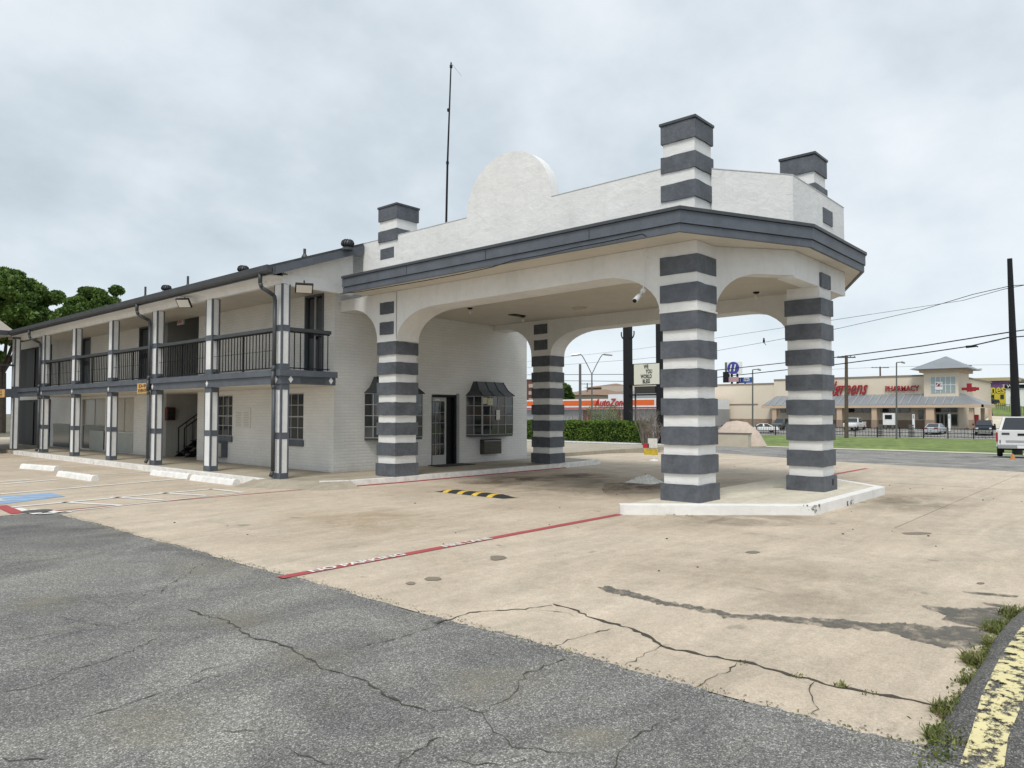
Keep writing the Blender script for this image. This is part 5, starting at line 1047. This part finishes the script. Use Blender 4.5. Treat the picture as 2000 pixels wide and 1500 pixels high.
# ------------------------------------------------------------------ auto parts store and background buildings
XA=108.0; za=zg(XA); yl,yr=Yp(1020,XA),Yp(1330,XA); ztp=PX(1200,779,XA)[2]; zlo=PX(1200,799,XA)[2]
t=thing('auto_parts_store','low auto parts store with orange and white striped fascia and red lettering','store',(XA,(yl+yr)/2,za))
MB().box(XA,XA+18,yr,yl,za-.6,zlo).build('wall',mat('store_grey',(.34,.34,.34),.8,.1,.5),t); OR=mat('fascia_orange',(.70,.13,.02),.5); RD2=mat('fascia_red',(.45,.02,.015),.5)
MB().box(XA-.8,XA+18,yr,yl,zlo,ztp).build('fascia',TRIM,t); zz=lambda py: PX(1200,py,XA-.8)[2]
MB().box(XA-.86,XA-.81,Yp(1168,XA-.8),yl,zz(791.5),zz(781.5)).build('orange_stripe',OR,t); MB().box(XA-.86,XA-.81,Yp(1278,XA-.8),Yp(1236,XA-.8),zz(791.5),zz(781.5)).build('orange_stripe',OR,t); MB().box(XA-.86,XA-.81,yr,yl,zz(797.6),zz(795.2)).build('red_stripe',RD2,t)
lettering('AutoZone',1.85,RD2,(XA-.95,Yp(1197,XA),zz(786.5)),FACE_mX,t,.05,shear=.35,offset=.03,sx=.84)
MB().box(XA-.9,XA-.82,Yp(1292,XA-.8),Yp(1282,XA-.8),zz(793),zz(781)).build('emblem',RD2,t)
for pa in (1139,1148,1205,1216,1226): MB().box(XA-.1,XA-.02,Yp(pa+7,XA),Yp(pa,XA),za,zlo-.2).build('window',mat('store_redglass',(.16,.04,.03),.2,spec=.8),t)
def bld(name,pa,pb,pt,X,m,lab,cat='building',roofm=None,rise=0,depth=20,pybase=830):
    y0,y1=Yp(pb,X),Yp(pa,X); zt=PX((pa+pb)/2,pt,X)[2]; t=thing(name,lab,cat,(X,(y0+y1)/2,-.6)); MB().box(X,X+depth,y0,y1,-1.2,zt).build('wall',m,t)
    if roofm: rf=MB(); rf.v=[(X-1,y0-1,zt),(X-1,y1+1,zt),(X+depth+1,y1+1,zt),(X+depth+1,y0-1,zt),(X+depth*.5,y0+3,zt+rise),(X+depth*.5,y1-3,zt+rise)]; rf.f=[(0,1,5,4),(1,2,5),(2,3,4,5),(3,0,4)]; rf.build('roof',roofm,t)
    return t
BRN=mat('brown_roof',(.26,.17,.12),.9,.15,.3); BGE=mat('beige_wall',(.52,.46,.38),.85); GRW=mat('grey_wall',(.36,.38,.40),.8); BRK=mat('dark_brick',(.13,.06,.045),.85,.2,.5)
bld('brown_roof_building',1085,1158,772,150,BGE,'beige building with a broad brown roof above the orange store','building',BRN,1.7)
bld('beige_store',1175,1300,753,175,BGE,'plain beige box building on the skyline left of the marquee sign')
bld('grey_store',1193,1300,763,165,GRW,'grey flat-roofed building before the beige one')
bld('tan_building',1147,1185,757,180,BRN,'tan gabled building between the brown roof and the beige box','building',BRN,1.5)
t=bld('brick_building',1015,1042,741,130,BRK,'dark brick building glimpsed between the wall and the far column',depth=2)
for k in range(3): MB().box(129.9,129.98,Yp(1041,130),Yp(1033,130),Zp(757+k*14,1036,130),Zp(750+k*14,1036,130)).build('window',mat('pale_window',(.45,.36,.30),.5),t)
bld('low_annex',1188,1216,770,112,mat('annex_white',(.55,.57,.58),.6),'small pale rooftop box above the orange fascia',depth=3)
# distant pylon signs
def farsign():
    D=150; a,b=PD(1425,707,D),PD(1440,730,D); t=thing('disc_pylon_sign','tall white pylon sign with a blue disc beyond the pharmacy','sign',(a[0],a[1],-.6)); c=(a+b)/2
    w_=abs((b-a)@_rt)/2; h_=(a[2]-b[2])/2; yw=w_/abs(_rt[1])
    X=c[0]; ya,yb=c[1]-yw*1.3,c[1]+yw*1.3
    MB().box(X,X+1.2,ya,yb,c[2]-h_,c[2]+h_).build('box',TRIM,t); MB().box(X-.01+.0,X+1.3,yb,yb+.5,c[2]-h_,c[2]+h_).build('side',STL,t)
    MB().lathe((X-.1,c[1],c[2]),[(1.25,-.05),(1.25,.05)],24,'x').build('disc',mat('disc_blue',(.04,.05,.28),.5),t)
    sw=MB(); 
    for dy_ in (-.5,.35): sw.add(*[[(X-.2,c[1]+dy_-.12,c[2]+.7),(X-.2,c[1]+dy_+.12,c[2]+.7),(X-.2,c[1]+dy_+.42,c[2]-.7),(X-.2,c[1]+dy_+.18,c[2]-.7)],[(0,1,2,3)]])
    sw.build('emblem',TRIM,t)
    for s_ in (-.6,.6): MB().box(X+.3,X+.7,c[1]+s_-.15,c[1]+s_+.15,-.6,c[2]-h_).build('post',BLACK,t)
    p=PD(1433,741,D); MB().box(p[0]-.2,p[0]+.2,p[1]-1.0,p[1]+1.0,p[2]-.5,p[2]+.5).build('lower_panel',mat('pink_board',(.45,.28,.30),.6),t); MB().box(p[0]-.2,p[0]+.2,p[1]-1.0,p[1]+1.0,p[2]-1.5,p[2]-.9).build('lower_panel',TRIM,t); MB().box(p[0]-.3,p[0]+.3,p[1]+1.0,p[1]+2.2,p[2]-.6,p[2]+1.6).build('side_panel',BLACK,t)
    a,b=PD(1444,737,D),PD(1465,748,D); t=thing('blue_pylon_sign','blue sign with white lettering just above the pharmacy wall','sign',(a[0],a[1],-.6)); X=(a[0]+b[0])/2
    yc=(a[1]+b[1])/2; yw=abs((b-a)@_rt)/2/abs(_rt[1])*1.15
    MB().box(X,X+.4,yc-yw,yc+yw,b[2],a[2]).build('panel',mat('sign_blue',(.03,.08,.30),.5),t); lettering('1',1.0,TRIM,(X-.05,yc+yw*.55,(a[2]+b[2])/2),FACE_mX,t,.01,offset=.02); lettering('SMILE\nTRUST',.48,TRIM,(X-.05,yc-yw*.25,(a[2]+b[2])/2+.15),FACE_mX,t,.01,offset=.012)
    MB().box(X+.1,X+.3,yc-.15,yc+.15,-.6,b[2]).build('post',STL,t)
farsign()
# low beige wall and gravel heap beside the nearest column
XL=52; t=thing('low_wall','low beige masonry wall at the roadside right of the nearest column','wall',(XL,Yp(1430,XL),zg(XL))); a,b=PX(1397,847,XL),PX(1461,873,XL)
MB().box(XL,XL+.6,b[1],a[1]+2,zg(XL),a[2]).build('masonry',mat('wall_beige',(.56,.50,.40),.85,.1,1),t); MB().box(XL-.04,XL+.64,b[1]-.05,a[1]+2,a[2],a[2]+.08).build('coping',STL,t)
XG=54; p=PX(1424,847,XG); mb=MB(); zb=zg(XG); n=20; hh=PX(1424,822,XG)[2]-zb; R0=2.1
mb.v.append((XG+1.5,p[1],zb+hh))
for rr,hz_ in ((.35,.93),(.7,.6),(1.0,.0)):
    for i in range(n): a_=2*math.pi*i/n; q=R0*rr*random.uniform(.95,1.05); mb.v.append((XG+1.5+q*math.cos(a_)*.8,p[1]+q*math.sin(a_)*1.1,zb+hh*hz_*random.uniform(.97,1.03)))
for i in range(n): mb.f.append((0,1+i,1+(i+1)%n))
for k in range(2):
    for i in range(n): mb.f.append((1+k*n+i,1+(k+1)*n+i,1+(k+1)*n+(i+1)%n,1+k*n+(i+1)%n))
tag(mb.build('sand_heap',mat('pinkish_sand',(.52,.43,.36),.95,.15,3,.4,20),smooth=True),'rounded pinkish heap of sand behind the low beige wall','sand heap')
# ------------------------------------------------------------------ vehicles
TYRE=mat('tyre',(.02,.02,.02),.85); RIM=mat('rim_alloy',(.42,.42,.43),.3,metal=.8); CG=mat('car_glass',(.02,.025,.03),.08,spec=.9); CH=mat('chrome',(.6,.6,.6),.2,metal=1); TLM=mat('tail_red',(.30,.01,.01),.3); HLM=mat('head_lens',(.6,.62,.62),.15)
def wheels(t,xs,wy,r_):
    for x in xs:
        for s_ in (-1,1):
            y=wy*s_; w_=MB().lathe((x,y-.11,r_),[(r_*.6,0),(r_*.94,.0),(r_,.04),(r_,.18),(r_*.94,.22),(r_*.6,.22)],20,'y').build('wheel',TYRE,t,True)
            MB().lathe((x,y-.06,r_),[(.03,-.02),(r_*.58,-.02),(r_*.62,.06),(r_*.58,.14),(.03,.14)],14,'y').build('rim',RIM,w_)
def carbody(prof,half,paint,t,zb=.28,cabin=None):
    """prof: (x, z_top_of_body, half_width_factor); lofted hull with tucked sill and shoulder"""
    mb=MB(); rows=[]
    for x,z,k in prof:
        h=half*k; rows.append([(x,-h*.88,zb),(x,-h,zb+.18),(x,-h,z*.72+zb*.28),(x,-h*.93,z),(x,h*.93,z),(x,h,z*.72+zb*.28),(x,h,zb+.18),(x,h*.88,zb)])
    for r in rows: mb.v+=r
    n=8
    for i in range(len(rows)-1):
        for j in range(n): mb.f.append((i*n+j,i*n+(j+1)%n,(i+1)*n+(j+1)%n,(i+1)*n+j))
    mb.f+=[tuple(range(n)),tuple(range((len(rows)-1)*n,len(rows)*n))]
    return mb.build('body',paint,t,bevel=0)
def glasshouse(c,half,paint,t,zb,zt):
    x0,x1,x2,x3=c; mb=MB(); b=half*.93; tp=half*.74
    mb.v=[(x0,-b,zb),(x1,-tp,zt),(x2,-tp,zt),(x3,-b,zb),(x0,b,zb),(x1,tp,zt),(x2,tp,zt),(x3,b,zb)]; mb.f=[(0,1,2,3),(4,5,6,7),(1,2,6,5),(0,1,5,4),(2,3,7,6)]
    g=mb.build('cabin',paint,t)
    def inset(quad,e,off,nm):
        Q=[Vector(q) for q in quad]; c_=sum(Q,Vector())/4; nn=(Q[1]-Q[0]).cross(Q[3]-Q[0]).normalized(); cen=Vector(((x0+x3)/2,0,(zb+zt)/2))
        if nn.dot(c_-cen)<0: nn=-nn
        V=[c_+(q-c_)*e+nn*off for q in Q]; W=[v-nn*.01 for v in V]; MB().add(V+W,[(0,1,2,3),(7,6,5,4),(0,1,5,4),(1,2,6,5),(2,3,7,6),(3,0,4,7)]).build(nm,CG,t)
    v=mb.v
    inset((v[0],v[1],v[5],v[4]),.86,.012,'windscreen'); inset((v[2],v[3],v[7],v[6]),.86,.012,'rear_window')
    for s_ in (0,4):
        A,B,C,D=[Vector(v[s_+k]) for k in range(4)]; m0=A.lerp(D,.5); m1=B.lerp(C,.5)
        inset((A.lerp(D,.08),B.lerp(C,.03),m1.lerp(B,.03),m0.lerp(A,.03)),.84,.012,'side_window'); inset((m0.lerp(D,.03),m1.lerp(C,.03),C,D.lerp(A,.06)),.84,.012,'side_window')
def make_car(kind,paint,lab,cat='car'):
    """front at x=0, tail at +L"""
    t=thing({'pickup':'pickup_truck','suv':'parked_suv'}.get(kind,'parked_car'),lab,cat,(0,0,0),0,'vehicles parked across the street',local=True)
    if kind=='pickup':
        L,h=5.7,.98; r_=.39
        carbody([(0,.95,.86),(.15,1.08,.97),(1.5,1.16,1),(2.0,1.2,1),(3.7,1.22,1)],h,paint,t,.42); glasshouse((1.35,2.05,3.45,3.68),h,paint,t,1.2,1.88)
        bd=MB().box(3.7,5.6,-.97,-.89,.5,1.28).box(3.7,5.6,.89,.97,.5,1.28).box(3.72,5.6,-.9,.9,.5,.62).build('bed',paint,t,bevel=.01)
        tg=MB().box(5.55,5.66,-.80,.80,.60,1.25).build('tailgate',paint,t,bevel=.015); MB().box(5.662,5.68,-.14,.14,1.02,1.12).build('handle',BLACK,tg); MB().box(5.661,5.675,-.6,.55,.70,.80).build('lettering_strip',mat('badge_grey',(.35,.35,.36),.4),tg)
        MB().box(5.6,5.80,-.92,.92,.42,.60).build('bumper',CH,t,bevel=.02); MB().box(5.801,5.81,-.16,.16,.45,.57).build('number_plate',TRIM,t)
        for s_ in (-1,1): MB().box(5.5,5.68,s_*.97-.06 if s_>0 else -.975,s_*.97+.005 if s_>0 else -.90,.74,1.16).build('tail_light',TLM,t); MB().box(5.52,5.67,s_*.875-.03,s_*.875+.03,.6,1.25).build('bed_corner',paint,t); MB().box(1.75,2.0,s_*1.15-.09,s_*1.15+.09,1.2,1.42).build('mirror',BLACK,t); MB().box(-.02,.1,s_*.72-.15,s_*.72+.15,.78,.95).build('headlight',HLM,t)
        MB().box(.6,5.4,-.8,.8,.34,.52).build('underbody',BLACK,t); MB().box(-.05,.1,-.9,.9,.42,.65).build('bumper',CH,t); wheels(t,(.95,4.55),.86,r_)
        for k in range(2): MB().box(5.66,5.672,.45+k*.1 if k else -.75,.75 if k else -.45,1.05,1.15).build('badge',GREYD,tg)
    elif kind=='suv':
        L,h=4.7,.93; carbody([(0,.82,.85),(.2,.95,.96),(1.2,1.06,1),(4.4,1.1,1),(4.65,1.0,.96)],h,paint,t,.32); glasshouse((1.0,1.7,4.2,4.6),h,paint,t,1.08,1.72); wheels(t,(.9,3.75),.82,.36)
    else:
        L,h=4.7,.92; hh=1.40 if kind=='sedan' else 1.34
        carbody([(0,.62,.82),(.25,.76,.95),(1.3,.88,1),(3.6,.94,1),(4.45,.92,.97),(4.68,.8,.9)],h,paint,t,.22); glasshouse((1.15,2.0,3.1,4.05),h,paint,t,.90,hh); wheels(t,(.9,3.65),.80,.33)
    if kind!='pickup':
        for s_ in (-1,1): MB().box(L-.12,L+.0,s_*.62-.2,s_*.62+.2,.74,.9).build('tail_light',TLM,t); MB().box(.0,.14,s_*.6-.18,s_*.6+.18,.6,.72).build('headlight',HLM,t); MB().box(1.35,1.52,s_*1.0-.08,s_*1.0+.08,.95,1.08).build('mirror',BLACK,t)
        MB().box(L-.05,L+.05,-.8,.8,.3,.52).build('bumper',paint,t,bevel=.02); MB().box(-.05,.08,-.8,.8,.25,.45).build('bumper',paint,t,bevel=.02); MB().box(L+.01,L+.03,-.2,.2,.62,.74).build('number_plate',TRIM,t)
    return t
def paint(n,c): return mat(n,c,.28,spec=.6)
PWH=paint('paint_white',(.72,.72,.71)); PSL=paint('paint_silver',(.42,.45,.46)); PDK=paint('paint_navy',(.02,.025,.04)); PGR=paint('paint_graphite',(.10,.11,.11))
def place(t,px,X,deg,dz=0):   # centre of car seen at pixel column px on line X
    y=Yp(px,X); L=2.4; a=R(deg); t.rotation_euler=(0,0,a); t.location=(X-L*math.cos(a),y-L*math.sin(a),zg(X)+.013+dz)
place(make_car('coupe',PWH,'white coupe seen three-quarters from behind by the lamp post'),1489,106,110+180)
place(make_car('suv',PGR,'graphite SUV parked beside the first pharmacy pillar'),1527,117,180)
place(make_car('pickup',PWH,'white pickup parked tail-out before the pharmacy wall','pickup truck'),1667,117,0+182)
place(make_car('sedan',PSL,'silver sedan standing before the pharmacy entrance'),1826,110,178)
place(make_car('pickup',PDK,'dark navy pickup with silver roof near the right end of the fence','pickup truck'),1921,110,188)
sv=make_car('suv',PDK,'dark SUV on the rise before the gym building'); sv.location=tuple(PX(1950,789,186)); sv.rotation_euler=(0,0,R(80)); sv['group']='vehicles parked across the street'
place(make_car('sedan',PWH,'white car just left of the far striped column'),1036,95,90)
# the pickup headings: tail faces the viewer, so flip those that show their rear
for o in list(COL.objects):
    if o.get('category') in ('pickup truck',) or (o.get('label') or '').startswith('graphite SUV'):
        a=o.rotation_euler[2]; c=Vector(o.location)+Vector((2.4*math.cos(a),2.4*math.sin(a),0)); a+=math.pi; o.rotation_euler=(0,0,a); o.location=(c.x-2.4*math.cos(a),c.y-2.4*math.sin(a),c.z)
pk=make_car('pickup',PWH,'large white pickup with red tail light cut by the right frame edge','pickup truck')
tail=PD(1996,893,33.5); dr_=Vector((ray(1996,800)[0],ray(1996,800)[1],0)).normalized()
ang=math.atan2(-dr_.y,-dr_.x); pk.rotation_euler=(0,0,ang); pk.location=Vector((tail[0],tail[1],-.40))+dr_*5.7
q=PD(1978,889,31.5); tag(MB().tube((q[0],q[1],-.45),(q[0],q[1],-.1),.16,10,.03).lathe((q[0],q[1],-.45),[(.2,0),(.2,.03)],10).build('traffic_cone',mat('cone_orange',(.5,.2,.05),.7)),'small worn orange cone on the ground behind the white pickup','traffic cone') if True else None
for o in COL.objects:
    if '_w' in o: del o['_w']
